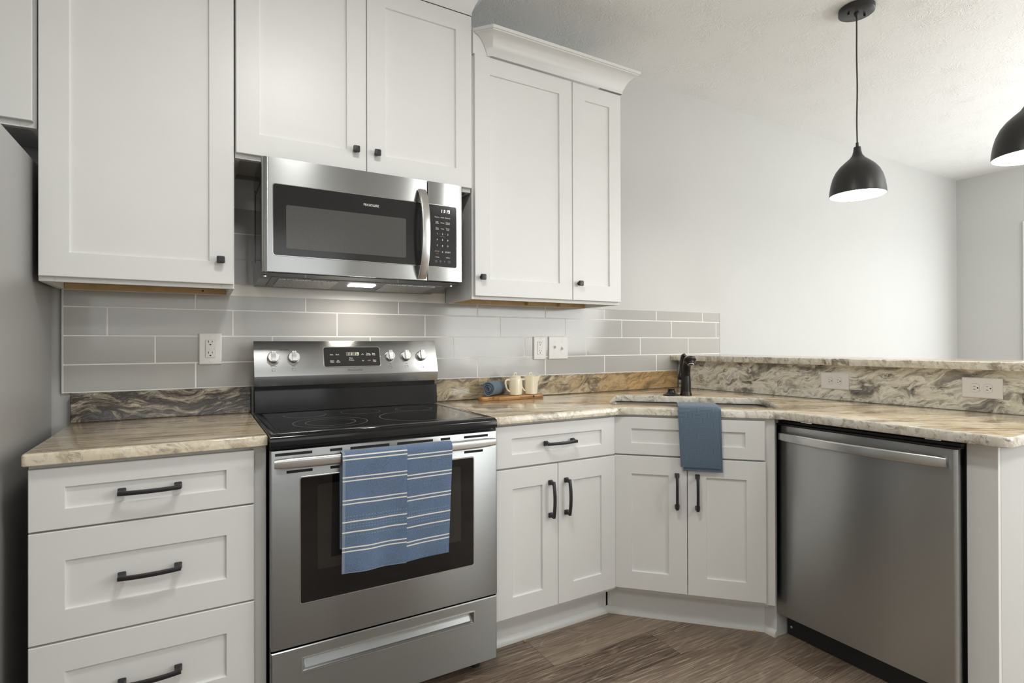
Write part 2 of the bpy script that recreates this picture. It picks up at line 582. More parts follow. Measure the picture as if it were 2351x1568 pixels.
def obj(name, bm, mats, parent=None, label=None, smooth=40, world=False, kind=None):
    """links bm as one mesh; bm is in the frame of the top thing (or in world space when world=True)"""
    bmesh.ops.recalc_face_normals(bm, faces=bm.faces[:])
    me = bpy.data.meshes.new(name)
    if world and parent is not None:
        top = parent
        while top.parent is not None:
            top = top.parent
        mw = Matrix.Translation(top.location) @ Matrix.Rotation(top.rotation_euler[2], 4, 'Z')
        bm.transform(mw.inverted())
    bm.to_mesh(me)
    bm.free()
    for m in (mats if isinstance(mats, (list, tuple)) else [mats]):
        me.materials.append(m)
    if smooth:
        for p in me.polygons:
            p.use_smooth = True
        me.set_sharp_from_angle(angle=R(smooth))
    o = bpy.data.objects.new(name, me)
    if parent is not None:
        o.parent = parent
    if label:
        o['label'] = label
    if kind:
        o['kind'] = kind
    return link(o)


def struct(name, bm, mats, smooth=0):
    return obj(name, bm, mats, None, smooth=smooth, kind='structure')


def nb():
    return bmesh.new()


def box(bm, x0, x1, y0, y1, z0, z1, bev=0.0, seg=1, mi=0):
    vs = [bm.verts.new(c) for c in ((x0, y0, z0), (x1, y0, z0), (x1, y1, z0), (x0, y1, z0), (x0, y0, z1), (x1, y0, z1), (x1, y1, z1), (x0, y1, z1))]
    fs = [bm.faces.new([vs[i] for i in q]) for q in ((0, 3, 2, 1), (4, 5, 6, 7), (0, 1, 5, 4), (1, 2, 6, 5), (2, 3, 7, 6), (3, 0, 4, 7))]
    for f in fs:
        f.material_index = mi
    if bev:
        es = list({e for f in fs for e in f.edges})
        r = bmesh.ops.bevel(bm, geom=es, offset=bev, segments=seg, affect='EDGES', profile=0.5, material=-1)
        for f in r['faces']:
            f.material_index = mi
    return bm


def rings(bm, loops, close=True, cap0=True, cap1=True, mi=0):
    """skin successive vertex loops of equal length"""
    vv = [[bm.verts.new(p) for p in lp] for lp in loops]
    n = len(vv[0])
    for a, b in zip(vv, vv[1:]):
        for i in range(n if close else n - 1):
            j = (i + 1) % n
            f = bm.faces.new((a[i], a[j], b[j], b[i]))
            f.material_index = mi
    if cap0:
        bm.faces.new(list(reversed(vv[0]))).material_index = mi
    if cap1:
        bm.faces.new(vv[-1]).material_index = mi
    return vv


def rrect(x0, x1, z0, z1, r, n=5):
    out = []
    for cx, cz, a0 in ((x1 - r, z1 - r, 0), (x0 + r, z1 - r, 90), (x0 + r, z0 + r, 180), (x1 - r, z0 + r, 270)):
        for k in range(n + 1):
            a = R(a0 + 90 * k / n)
            out.append((cx + r * math.cos(a), cz + r * math.sin(a)))
    return out


def plate(bm, x0, x1, z0, z1, yb, yf, r=0.004, edge=0.002, n=4, mi=0):
    """rounded-rectangle plate facing -y, from yb (back) to yf (front)"""
    a = rrect(x0, x1, z0, z1, r, n)
    e = edge
    b = rrect(x0 + e, x1 - e, z0 + e, z1 - e, max(r - e, 0.0004), n)
    rings(bm, [[(x, yb, z) for x, z in a], [(x, yf + e, z) for x, z in a], [(x, yf, z) for x, z in b]], mi=mi)


def lathe(bm, prof, c=(0, 0, 0), n=32, cap0=False, cap1=False, mi=0, M4=None):
    loops = []
    for r, z in prof:
        lp = []
        for k in range(n):
            a = 2 * math.pi * k / n
            v = Vector((r * math.cos(a), r * math.sin(a), z))
            if M4 is not None:
                v = M4 @ v
            lp.append((v.x + c[0], v.y + c[1], v.z + c[2]))
        loops.append(lp)
    return rings(bm, loops, True, cap0, cap1, mi)


def sweep(bm, pts, sec, up=Vector((0, 0, 1)), caps=True, mi=0, scale=None):
    """sweep a section [(a, b)] (a sideways, b along up) along pts"""
    pts = [Vector(p) for p in pts]
    loops = []
    for i, p in enumerate(pts):
        d = (pts[min(i + 1, len(pts) - 1)] - pts[max(i - 1, 0)]).normalized()
        side = d.cross(up).normalized()
        u2 = side.cross(d).normalized()
        s = scale[i] if scale else 1.0
        loops.append([tuple(p + side * a * s + u2 * b * s) for a, b in sec])
    rings(bm, loops, True, caps, caps, mi)


def circ(r, n=12, ry=None):
    return [(r * math.cos(2 * math.pi * k / n), (ry or r) * math.sin(2 * math.pi * k / n)) for k in range(n)]


def offset_poly(poly, d):
    """inset a closed counter-clockwise 2D polygon by d"""
    n = len(poly)
    out = []
    for i in range(n):
        p0, p1, p2 = Vector(poly[i - 1]), Vector(poly[i]), Vector(poly[(i + 1) % n])
        e1, e2 = (p1 - p0), (p2 - p1)
        if e1.length < 1e-9 or e2.length < 1e-9:
            out.append(tuple(p1))
            continue
        e1.normalize()
        e2.normalize()
        n1, n2 = Vector((-e1.y, e1.x)), Vector((-e2.y, e2.x))
        b = n1 + n2
        k = max(b.dot(b) / 2, 0.15)
        out.append(tuple(p1 + b * (d / k)))
    return out


def fillet(poly, rads, n=7):
    out = []
    m = len(poly)
    for i in range(m):
        r = rads[i]
        p0, p1, p2 = Vector(poly[i - 1]), Vector(poly[i]), Vector(poly[(i + 1) % m])
        if r <= 0:
            out.append(tuple(p1))
            continue
        a, b = (p0 - p1).normalized(), (p2 - p1).normalized()
        ang = a.angle(b)
        t = r / math.tan(ang / 2)
        s, e = p1 + a * t, p1 + b * t
        for k in range(n + 1):
            u = k / n
            q = s.lerp(p1, u).lerp(p1.lerp(e, u), u)
            out.append(tuple(q))
    return out


def slab(bm, outer, holes, z0, z1, r=0.005, mt=0, me=1):
    """stone slab: outer and holes are 2D loops; outer counter-clockwise, holes clockwise"""
    top_edges, bot_edges = [], []
    for lp in [outer] + holes:
        ins = offset_poly(lp, r)
        ins2 = offset_poly(lp, r * 0.3)
        seq = [[(x, y, z1) for x, y in ins], [(x, y, z1 - r * 0.3) for x, y in ins2], [(x, y, z1 - r) for x, y in lp], [(x, y, z0 + r * 0.5) for x, y in lp], [(x, y, z0) for x, y in offset_poly(lp, r * 0.5)]]
        vv = rings(bm, seq, True, False, False, mi=me)
        n = len(lp)
        bm.edges.ensure_lookup_table()
        for i in range(n):
            top_edges.append(bm.edges.get((vv[0][i], vv[0][(i + 1) % n])))
            bot_edges.append(bm.edges.get((vv[-1][i], vv[-1][(i + 1) % n])))
    for es, mi in ((top_edges, mt), (bot_edges, me)):
        g = bmesh.ops.triangle_fill(bm, use_beauty=True, use_dissolve=False, edges=es)
        for f in g['geom']:
            if isinstance(f, bmesh.types.BMFace):
                f.material_index = mi


def shaker(bm, x0, x1, z0, z1, yf, st=0.073, rl=0.075, rec=0.0075, th=0.019):
    c = 0.0016
    def rc(i, y, j=None):
        j = i if j is None else j
        return [(x0 + i, y, z0 + j), (x1 - i, y, z0 + j), (x1 - i, y, z1 - j), (x0 + i, y, z1 - j)]
    rings(bm, [rc(0, yf + th), rc(0, yf + c), rc(c, yf), rc(st - 0.0008, yf, rl - 0.0008), rc(st, yf + 0.0008, rl), rc(st + 0.0012, yf + rec, rl + 0.0012)])


def text(bm, s, size, M4, mi=0, align='CENTER', squeeze=1.0, depth=0.0):
    cu = bpy.data.curves.new('txt', 'FONT')
    cu.body = s
    cu.size = size
    cu.align_x = align
    cu.align_y = 'CENTER'
    cu.space_line = 0.82
    cu.resolution_u = 3
    cu.extrude = 0.0002
    o = bpy.data.objects.new('txt', cu)
    COL.objects.link(o)
    dg = bpy.context.evaluated_depsgraph_get()
    me = bpy.data.meshes.new_from_object(o.evaluated_get(dg))
    # text lies in xy: turn it to face -y
    T = M4 @ Matrix.Rotation(R(90), 4, 'X') @ Matrix.Diagonal((squeeze, 1, 1, 1))
    me.transform(T)
    n0 = len(bm.faces)
    bm.from_mesh(me)
    bm.faces.ensure_lookup_table()
    for f in bm.faces[n0:]:
        f.material_index = mi
    bpy.data.objects.remove(o)
    bpy.data.meshes.remove(me)
    bpy.data.curves.remove(cu)


def TR(x, y, z):
    return Matrix.Translation((x, y, z))


SEG = {'1': 'bc', '9': 'abcdfg'}


def seven(bm, s, x, z, y, h, w, gap, t, M4=None, mi=0, slant=0.08):
    """seven-segment digits in the xz plane"""
    M4 = M4 or Matrix()
    def q(x0, x1, z0, z1):
        vs = []
        for a, b in ((x0, z0), (x1, z0), (x1, z1), (x0, z1)):
            vs.append(bm.verts.new(M4 @ Vector((a + (b - z) * slant, y, b))))
        bm.faces.new(vs).material_index = mi
    for ch in s:
        if ch == ':':
            for f in (0.3, 0.7):
                q(x - t * 0.6, x + t * 0.6, z + h * f - t * 0.6, z + h * f + t * 0.6)
            x += gap * 1.2
            continue
        for sg in SEG[ch]:
            if sg == 'a': q(x + t, x + w - t, z + h - t, z + h)
            if sg == 'd': q(x + t, x + w - t, z, z + t)
            if sg == 'g': q(x + t, x + w - t, z + h / 2 - t / 2, z + h / 2 + t / 2)
            if sg == 'b': q(x + w - t, x + w, z + h / 2 + t * .4, z + h - t * .4)
            if sg == 'c': q(x + w - t, x + w, z + t * .4, z + h / 2 - t * .4)
            if sg == 'e': q(x, x + t, z + t * .4, z + h / 2 - t * .4)
            if sg == 'f': q(x, x + t, z + h / 2 + t * .4, z + h - t * .4)
        x += w + gap


# ------------------------------------------------------------------ room shell
CEIL = 2.742
XL, XR, YF = -0.62, 7.155, -4.3
b = nb(); box(b, XL - .1, XR + .1, YF - .1, .11, -.06, 0); struct('floor', b, M['floor'])
b = nb(); box(b, XL - .1, XR + .1, YF - .1, .11, CEIL, CEIL + .08); struct('ceiling', b, M['ceiling'])
b = nb(); box(b, XL - .1, XR + .1, .008, .11, 0, CEIL); struct('wall_back', b, M['wall'])
b = nb(); box(b, XL - .1, XL, YF, .008, 0, CEIL); struct('wall_left', b, M['wall'])


def wall_holes(axis, c0, c1, a0, a1, holes):
    """wall slab with rectangular holes [(a0, a1, z0, z1)] along axis 'x' or 'y'"""
    bm = nb()
    cuts = sorted({a0, a1} | {h[0] for h in holes} | {h[1] for h in holes})
    for s, e in zip(cuts, cuts[1:]):
        hs = [h for h in holes if h[0] <= s + 1e-6 and h[1] >= e - 1e-6]
        zs = [(0, CEIL)]
        if hs:
            zs = [(0, hs[0][2]), (hs[0][3], CEIL)]
        for z0, z1 in zs:
            if z1 - z0 > 1e-4:
                if axis == 'x':
                    box(bm, s, e, c0, c1, z0, z1)
                else:
                    box(bm, c0, c1, s, e, z0, z1)
    return bm


struct('wall_right', wall_holes('y', XR, XR + .1, YF, .008, [(-2.45, -.57, .05, 2.165)]), M['wall'])
struct('wall_front', wall_holes('x', YF - .1, YF, XL, XR, [(-.25, 2.15, 1.1, 2.3), (3.6, 6.2, .8, 2.3)]), M['wall'])

t = NT('window_glass')
t.b.inputs['Base Color'].default_value = (1, 1, 1, 1)
t.b.inputs['Transmission Weight'].default_value = 1.0
t.b.inputs['Roughness'].default_value = 0.0
t.l(t.ramp(t.noise(t.pos(), 1.0).outputs[0], [(0, (.97, .98, .98)), (1, (1, 1, 1))]), t.b.inputs['Base Color'])
M['glass'] = t.m


def window(name, axis, c, a0, a1, z0, z1, inward, casing=.088):
    bm = nb()
    def bx(p0, p1, q0, q1, d0, d1):
        lo, hi = sorted((c + inward * d0, c + inward * d1))
        if axis == 'x':
            box(bm, p0, p1, lo, hi, q0, q1, .003)
        else:
            box(bm, lo, hi, p0, p1, q0, q1, .003)
    k = casing
    bx(a0 - k, a0, z0 - k, z1 + k, .001, .02)
    bx(a1, a1 + k, z0 - k, z1 + k, .001, .02)
    bx(a0, a1, z1, z1 + k, .001, .02)
    bx(a0, a1, z0 - k if z0 > .2 else z0, z0, .001, .03)
    m = (a0 + a1) / 2
    for p0, p1 in ((a0, m), (m, a1)):
        bx(p0, p0 + .05, z0, z1, -.07, -.03)
        bx(p1 - .05, p1, z0, z1, -.07, -.03)
        bx(p0 + .05, p1 - .05, z0, z0 + .06, -.07, -.03)
        bx(p0 + .05, p1 - .05, z1 - .06, z1, -.07, -.03)
    w = struct(name, bm, M['trim'])
    g = nb()
    lo, hi = sorted((c - inward * .052, c - inward * .048))
    for p0, p1 in ((a0 + .05, m - .05), (m + .05, a1 - .05)):
        if axis == 'x':
            box(g, p0, p1, lo, hi, z0 + .06, z1 - .06)
        else:
            box(g, lo, hi, p0, p1, z0 + .06, z1 - .06)
    obj('window_pane', g, M['glass'], w, smooth=0, kind='structure')


window('window_1', 'y', XR, -2.45, -.57, .05, 2.165, -1)
window('window_2', 'x', YF, -.25, 2.15, 1.1, 2.3, 1)
window('window_3', 'x', YF, 3.6, 6.2, .8, 2.3, 1)
# interior door in the wall behind the camera (it only shows as a reflection)
b = nb()
for x0, x1, z0, z1 in ((2.3, 2.38, 0, 2.12), (3.12, 3.2, 0, 2.12), (2.38, 3.12, 2.04, 2.12)):
    box(b, x0, x1, YF, YF + .02, z0, z1, .003)
struct('trim_1', b, M['trim'])
b = nb()
shaker(b, 2.385, 3.115, .01, 2.035, 0, .11, .13, .008, .02)
b.transform(TR(0, YF + .005, 0) @ Matrix.Rotation(R(180), 4, 'Z') @ TR(-5.5, -.02, 0))
struct('door_1', b, M['trim'])

# baseboards
b = nb(); box(b, 3.62, XR, -.008, .008, 0, .09, .003); struct('baseboard_back', b, M['trim'])
b = nb(); box(b, XR - .014, XR, -.48, -.008, 0, .09, .003); struct('baseboard_right', b, M['trim'])

# ------------------------------------------------------------------ tiled backsplash
TL, TRX = .424, 3.774
Z0 = 1.0205
zl = [Z0, Z0 + .097, Z0 + .097 + .1012, Z0 + .097 + .2024, 1.379]
G = .0020
b = nb()
tone = b.faces.layers.float.new('tone')
zl2 = zl[:]
rows = [(0, 1, .4222 + .3985 * 0 + .0 + (.8205 - .4222) % .3985 - .3985), (1, 2, .6915 - .3985), (2, 3, .5492 - .3985), (3, 4, .8205 - .3985)]
for i, j, x0 in rows:
    x = x0
    while x < TRX:
        a, e = max(x + G, TL + .0015), min(x + .3985 - G, TRX - .003)
        if e - a > .01:
            n0 = len(b.faces)
            box(b, a, e, -.0001, .007, zl2[i] + G, zl2[j] - (G if j < 4 else .001), .0009)
            tv = random.random()
            b.faces.ensure_lookup_table()
            for f in b.faces[n0:]:
                f[tone] = tv
        x += .3985
# tiles running up behind the range hood space, between the wall cabinets
for k in range(4):
    z0 = zl[3] + .1012 * (k) if k == 0 else zl[3] + .1012 * k
    if k == 0:
        continue
    z1 = z0 + .1012
    x = .6915 - .3985 if k % 3 == 1 else (.5492 - .3985 if k % 3 == 2 else .8205 - .3985)
    while x < 1.846:
        a, e = max(x + G, .94), min(x + .3985 - G, 1.846)
        if e - a > .01:
            n0 = len(b.faces)
            box(b, a, e, -.0001, .007, z0 + G, z1 - G, .0009)
            tv = random.random()
            b.faces.ensure_lookup_table()
            for f in b.faces[n0:]:
                f[tone] = tv
        x += .3985
bs = obj('wall_back_tiles', b, M['tile'], None, smooth=0, kind='structure')
b = nb()
box(b, TL, TRX, .0005, .0075, Z0 - .001, 1.3815)
box(b, .94, 1.846, .0005, .0075, 1.3815, 1.84)
obj('tile_grout', b, M['grout'], bs, smooth=0, kind='structure')
b = nb()
box(b, TRX - .003, TRX + .003, -.0022, .0075, 1.113, 1.3815, .0008)
box(b, TL - .004, TL + .001, -.0022, .0075, Z0 - .002, 1.3815, .0008)
box(b, 2.69, TRX, -.0018, .0075, 1.3785, 1.3825, .0008)
struct('trim_2', b, M['tile_trim'])

# peninsula knee wall and end wall
PA, PB = (3.372, 0.0), (3.478, -1.73)          # kitchen face of the peninsula splash in plan
def pen(y, off=0.0):
    u = (y - PA[1]) / (PB[1] - PA[1])
    return PA[0] + (PB[0] - PA[0]) * u + off


def pen_prism(bm, y0, y1, o0, o1, z0, z1, bev=0.0, mi=0):
    lp = [(pen(y1, o0), y1), (pen(y1, o1), y1), (pen(y0, o1), y0), (pen(y0, o0), y0)]
    vv = rings(bm, [[(x, y, z0) for x, y in lp], [(x, y, z1) for x, y in lp]], mi=mi)


b = nb(); pen_prism(b, .006, -1.716, .021, .135, 0, 1.0805); struct('wall_peninsula', b, M['wall'])
b = nb(); box(b, 2.9075, pen(-1.728, .018), -1.717, -1.700, 0, .8842, .001); struct('wall_peninsula_end', b, M['wall_end'])

# ------------------------------------------------------------------ cabinet hardware
def bar_pull(parent, cx, cz, yf, vert=False):
    bm = nb()
    h = .064
    for s in (-1, 1):
        sec0 = rrect(-.0095, .0095, -.0095, .0095, .003, 3)
        sec1 = rrect(-.0065, .0065, -.006, .006, .002, 3)
        rings(bm, [[(s * h + x, 0, z) for x, z in sec0], [(s * h + x, -.004, z) for x, z in sec0], [(s * h + x, -.012, z) for x, z in sec1], [(s * (h - .001) + x, -.026, z) for x, z in sec1]])
    pts = []
    for k in range(15):
        u = -1 + 2 * k / 14
        pts.append((u * (h + .0065), -.0245 - .0085 * (1 - u * u), 0))
    sweep(bm, pts, rrect(-.0048, .0048, -.0055, .0055, .0016, 2))
    if vert:
        bm.transform(Matrix.Rotation(R(90), 4, 'Y'))
    bm.transform(TR(cx, yf - .0002, cz))
    return obj('handle', bm, M['black'], parent)


def square_knob(parent, cx, cz, yf):
    bm = nb()
    lathe(bm, [(.0085, 0), (.0085, -.002), (.0055, -.006), (.0055, -.014)], n=16, cap0=True, M4=Matrix.Rotation(R(-90), 4, 'X'))
    prof = [(.0085, -.0125), (.0115, -.0145), (.0122, -.0185), (.0122, -.0235), (.0108, -.0262), (.006, -.0272)]
    lps = []
    for r, y in prof:
        lps.append([(x, y, z) for x, z in rrect(-r, r, -r, r, r * .34, 4)])
    rings(bm, lps)
    bm.transform(TR(cx, yf - .0002, cz))
    # lathe above runs towards +z before rotation; keep the stem inside the head
    return obj('knob', bm, M['black'], parent)


# ------------------------------------------------------------------ wall cabinets
YFR, YD = -.286, -.3055


def upper(name, label, x0, x1, z0, z1, doors, rail=True, side_right=True):
    """doors: [(x0, x1, z0, z1, knob x, knob z)]"""
    t = thing(name, label, 'cabinet', (x0, 0, z0))
    bm = nb()
    p = .016
    box(bm, x0 + .001, x0 + p, YFR + .019, -.002, z0, z1)
    box(bm, x1 - p, x1 - .001, YFR + .019, -.002, z0, z1)
    box(bm, x0 + p, x1 - p, YFR + .019, -.002, z1 - p, z1)
    box(bm, x0 + p, x1 - p, YFR + .019, -.002, z0 + .022, z0 + .022 + p)
    box(bm, x0 + p, x1 - p, -.008, -.002, z0 + .04, z1 - p)
    fs = .04
    box(bm, x0 + .001, x0 + fs, YFR, YFR + .019, z0, z1, .001)
    box(bm, x1 - fs, x1 - .001, YFR, YFR + .019, z0, z1, .001)
    box(bm, x0 + fs, x1 - fs, YFR, YFR + .019, z0, z0 + fs)
    box(bm, x0 + fs, x1 - fs, YFR, YFR + .019, z1 - fs, z1)
    obj('body', bm, M['cabinet'], t, world=True, smooth=0)
    for dx0, dx1, dz0, dz1, kx, kz in doors:
        bm = nb()
        shaker(bm, dx0, dx1, dz0, dz1, YD)
        d = obj('door', bm, M['cabinet'], t, world=True, smooth=0)
        if kx is not None:
            bm = None
            k = square_knob(d, kx - x0, kz - z0, YD)
    if rail:
        bm = nb()
        box(bm, x0 + p + .001, x1 - p - .001, -.02, -.0085, z0 + .0015, z0 + .0215, .0008)
        obj('hanging_rail', bm, M['wood_rail'], t, 'bare pale wood rail under the back of the cabinet', world=True, smooth=0)
        bm = nb()
        sx = x0 + .82 * (x1 - x0)
        lathe(bm, [(.0035, 0), (.003, .0012), (.0001, .0014)], (sx, -.0202, z0 + .012), 10, True, True, M4=Matrix.Rotation(R(90), 4, 'X'))
        obj('screw', bm, M['black'], t, world=True)
    return t


upper('wall_cabinet', 'white cabinet mounted above the refrigerator', -.50, .413, 1.832, 2.438,
      [(-.044, .405, 1.848, 2.425, -.01, 1.90), (-.493, -.049, 1.848, 2.425, -.08, 1.90)], rail=False)
uL = upper('wall_cabinet', 'tall single-door white wall cabinet beside the refrigerator', .4145, .9385, 1.3785, 2.438,
           [(.4185, .9345, 1.3925, 2.427, .895, 1.472)])
uM = upper('wall_cabinet', 'raised two-door white wall cabinet above the microwave', .9395, 1.8445, 1.834, 2.60,
           [(.9425, 1.3905, 1.8485, 2.582, 1.349, 1.925), (1.3935, 1.8405, 1.8485, 2.582, 1.430, 1.925)], rail=False)
uR = upper('wall_cabinet', 'two-door white wall cabinet with unequal doors and its own crown', 1.8465, 2.674, 1.3785, 2.44,
           [(1.8555, 2.3675, 1.3925, 2.4305, 1.885, 1.472), (2.3715, 2.668, 1.3925, 2.4305, 2.404, 1.472)])
# corner blocks under the end cabinet
for x in (2.30, 2.50):
    bm = nb(); box(bm, x - .02, x + .02, -.045, -.0205, 1.381, 1.399, .002)
    obj('corner_block', bm, M['wood_rail'], uR, world=True, smooth=0)

CROWN = [(0, 0), (.0, .012), (.10, .030), (.22, .05), (.38, .069), (.58, .085), (.80, .094), (.90, .095), (.90, .101), (1.0, .101), (1.0, .116), (.94, .118)]


def crown(parent, base, top, z0, scale=1.0):
    bm = nb()
    loops = []
    for o, h in CROWN:
        loops.append([(bx + (tx - bx) * o, by + (ty - by) * o, z0 + h * scale) for (bx, by), (tx, ty) in zip(base, top)])
    n = len(base)
    # open strip closed on the back by a vertical web
    lps = []
    for i in range(n):
        prof = [lp[i] for lp in loops]
        back = [(base[i][0] + (base[i][0] - top[i][0]) * .02, base[i][1] - (top[i][1] - base[i][1]) * .02, loops[-1][i][2]), (base[i][0], base[i][1], loops[0][i][2])]
        lps.append(prof + back[:1])
    rings(bm, lps)
    return obj('crown_molding', bm, M['cabinet'], parent, world=True, smooth=30)


crown(uR, [(1.914, -.306), (1.937, -.316), (2.671, -.316), (2.671, -.004)], [(1.848, -.306), (1.908, -.378), (2.737, -.378), (2.737, -.004)], 2.433, .88)
bm = nb(); box(bm, 1.848, 1.93, -.304, -.288, 2.43, 2.535, .001)
obj('crown_backing', bm, M['cabinet'], uR, world=True, smooth=0)
crown(uM, [(.942, -.306), (1.8415, -.306), (1.8415, -.004)], [(.878, -.372), (1.9065, -.372), (1.9065, -.004)], 2.5845, 1.0)
crown(uL, [(.36, -.306), (.9365, -.306)], [(.36, -.372), (.9365, -.372)], 2.433, .88)

# ------------------------------------------------------------------ base cabinets
def base_body(t, w, zt=.884, toe=.075, lstile=.03, rstile=.03, rails=(), shoe=True, depth=.595, toe_to=None, bottom=.146):
    """local frame: x along the face, frame plane at y=0, +y into the cabinet"""
    bm = nb()
    for a in (.001, w - .017):
        box(bm, a, a + .016, .019, depth, .1265, zt)
        box(bm, a, a + .016, .102, depth, 0, .1265)
    box(bm, .017, w - .017, .019, depth, bottom - .02, bottom)
    box(bm, .017, w - .017, depth - .006, depth, bottom, zt)
    box(bm, .001, lstile, 0, .019, bottom - .006, zt, .0008)
    box(bm, w - rstile, w - .001, 0, .019, bottom - .006, zt, .0008)
    box(bm, lstile, w - rstile, 0, .019, zt - .03, zt)
    box(bm, lstile, w - rstile, 0, .019, bottom - .006, bottom + .03)
    for z in rails:
        box(bm, lstile, w - rstile, .001, .019, z - .015, z + .015)
    obj('body', bm, M['cabinet'], t, smooth=0)


def front(t, kind, x0, x1, z0, z1, st=.073, rl=.075, pull=None):
    bm = nb()
    shaker(bm, x0, x1, z0, z1, -.0195, st, rl)
    d = obj(kind, bm, M['cabinet'], t, smooth=0)
    if pull:
        bar_pull(d, pull[0], pull[1], -.0195, pull[2])
    return d


# drawer bank between the fridge and the range
FX = .457
bl = thing('drawer_cabinet', 'white three-drawer base cabinet between the refrigerator and the range', 'cabinet', (FX, -.600, 0))
base_body(bl, .551, lstile=.02, rstile=.045, rails=(.7145, .4285))
for z0, z1, rl in ((.717, .8735, .0505), (.432, .712, .0775), (.150, .427, .0765)):
    front(bl, 'drawer', .0035, .5155, z0, z1, .073, rl, ((.0035 + .5155) / 2, (z0 + z1) / 2, False))
bm = nb(); box(bm, .002, .549, .075, .09, 0.0, .126); obj('toe_kick', bm, M['cabinet'], bl, smooth=0)

# cabinet beside the range
br = thing('base_cabinet', 'white base cabinet with one drawer over two doors beside the range', 'cabinet', (1.7705, -.600, 0))
base_body(br, .609, lstile=.02, rstile=.025, rails=(.715,))
o = 1.7705
front(br, 'drawer', 1.7835 - o, 2.3545 - o, .719, .8755, .070, .048, (2.069 - o, .797, False))
front(br, 'door', 1.7835 - o, 2.0630 - o, .1545, .712, .073, .075, (2.0265 - o, .578, True))
front(br, 'door', 2.0655 - o, 2.3560 - o, .1545, .712, .073, .075, (2.1025 - o, .578, True))
bm = nb(); box(bm, .002, .620, .085, .10, 0.0, .126)
obj('toe_kick', bm, M['cabinet'], br, smooth=0)


def shoe(t, x0, x1, y):
    bm = nb()
    sec = [(0, 0), (-.0135, 0), (-.0135, .008), (-.011, .016), (-.006, .023), (0, .027)]
    rings(bm, [[(x0, y + a, z) for a, z in sec], [(x1, y + a, z) for a, z in sec]])
    obj('shoe_molding', bm, M['trim'], t, smooth=30)


shoe(br, .002, .632, .0845)

# corner sink cabinet, its face turned 45 degrees
ROT = R(-45)
sx0, sy0 = 2.3785, -.6015
dk = thing('sink_cabinet', 'angled white corner sink cabinet with a false drawer front over two doors', 'cabinet', (sx0, sy0, 0), ROT)
WD = .622
bm = nb()
box(bm, .004, .02, .019, .30, .1265, .884)
box(bm, .02, .60, .019, .40, .126, .146)
box(bm, .0, .03, 0, .019, .14, .884, .0008)
box(bm, WD - .040, WD, 0, .019, .14, .884, .0008)
box(bm, .03, WD - .04, 0, .019, .855, .884)
box(bm, .03, WD - .04, 0, .019, .14, .18)
box(bm, .03, WD - .04, .001, .019, .70, .73)
obj('body', bm, M['cabinet'], dk, smooth=0)
front(dk, 'false_drawer_front', -.0105 + .002, .5825, .7195, .8755, .073, .048)
front(dk, 'door', -.0105 + .003, .2870, .1535, .713, .073, .075, (.2480, .577, True))
front(dk, 'door', .2895, .5865, .1535, .713, .073, .075, (.3280, .577, True))
bm = nb(); box(bm, -.046, .598, .0755, .09, 0, .126); obj('toe_kick', bm, M['cabinet'], dk, smooth=0)
shoe(dk, -.052, .600, .0752)

# filler panel between the sink cabinet and the dishwasher
fp = thing('filler_panel', 'narrow white filler panel by the floor between sink cabinet and dishwasher', 'panel', (2.852, -1.01, 0))
bm = nb(); box(bm, 2.852, 2.87, -1.0225, -.962, 0, .886, .001); obj('face', bm, M['cabinet'], fp, world=True, smooth=0)
bm = nb(); box(bm, 2.8705, 3.30, -1.0225, -1.008, 0, .884); obj('side_panel', bm, M['cabinet'], fp, world=True, smooth=0)
bm = nb()
sec = [(0, 0), (-.0135, 0), (-.0135, .008), (-.011, .016), (-.006, .023), (0, .027)]
rings(bm, [[(2.8518 + a, -.953 + a * .4, z) for a, z in sec], [(2.8518 + a, -1.0235, z) for a, z in sec]])
obj('shoe_molding', bm, M['trim'], fp, world=True, smooth=30)

ep = thing('end_panel', 'white filler panel closing the peninsula end beside the dishwasher', 'panel', (2.888, -1.68, 0))
bm = nb(); box(bm, 2.888, 2.906, -1.717, -1.6400, 0, .8842, .001); obj('face', bm, M['cabinet'], ep, world=True, smooth=0)

# ------------------------------------------------------------------ stone
ZT, ZB = .9170, .8852


def box_slab(name, label, x0, x1, y0, y1, z0, z1, mats, cat='countertop', r=.005, fr=0.004):
    bm = nb()
    lp = fillet([(x0, y0), (x1, y0), (x1, y1), (x0, y1)], [fr] * 4, 3)
    slab(bm, lp, [], z0, z1, r)
    return tag(obj(name, bm, mats, None, smooth=45), label, cat)


box_slab('countertop', 'short streaked tan stone countertop between the refrigerator and the range', .4500, 1.0085, -.640, -.0015, ZB, ZT, [M['gr_left'], M['gr_edge']], r=.006, fr=.012)
# main counter
DS = 1.742
cy = -.637
poly = [(1.771, -.0015), (1.771, cy), (DS - cy, cy), (2.816, DS - 2.816), (2.816, -1.768), (pen(-1.768) - .003, -1.768), (pen(-.0015) - .003, -.0015)]
lp = fillet(poly, [0, .004, .10, .10, .03, 0, 0], 8)
e = Vector((1, -1)).normalized()
nn = Vector((1, 1)).normalized()
SC = Vector((2.815, -.607))
hole = [tuple(SC + e * a + nn * c) for a, c in ((-.35, -.2), (.35, -.2), (.35, .2), (-.35, .2))]
hole_f = fillet(hole, [.03] * 4, 5)
bm = nb()
slab(bm, lp, [list(reversed(hole_f))], ZB, ZT, .006)
tag(obj('countertop', bm, [M['gr_main'], M['gr_edge']], None, smooth=45), 'long tan stone countertop running through the sink corner to the peninsula', 'countertop')


def splash(name, label, bm, mat):
    return tag(obj(name, bm, mat, None, smooth=0), label, 'backsplash')


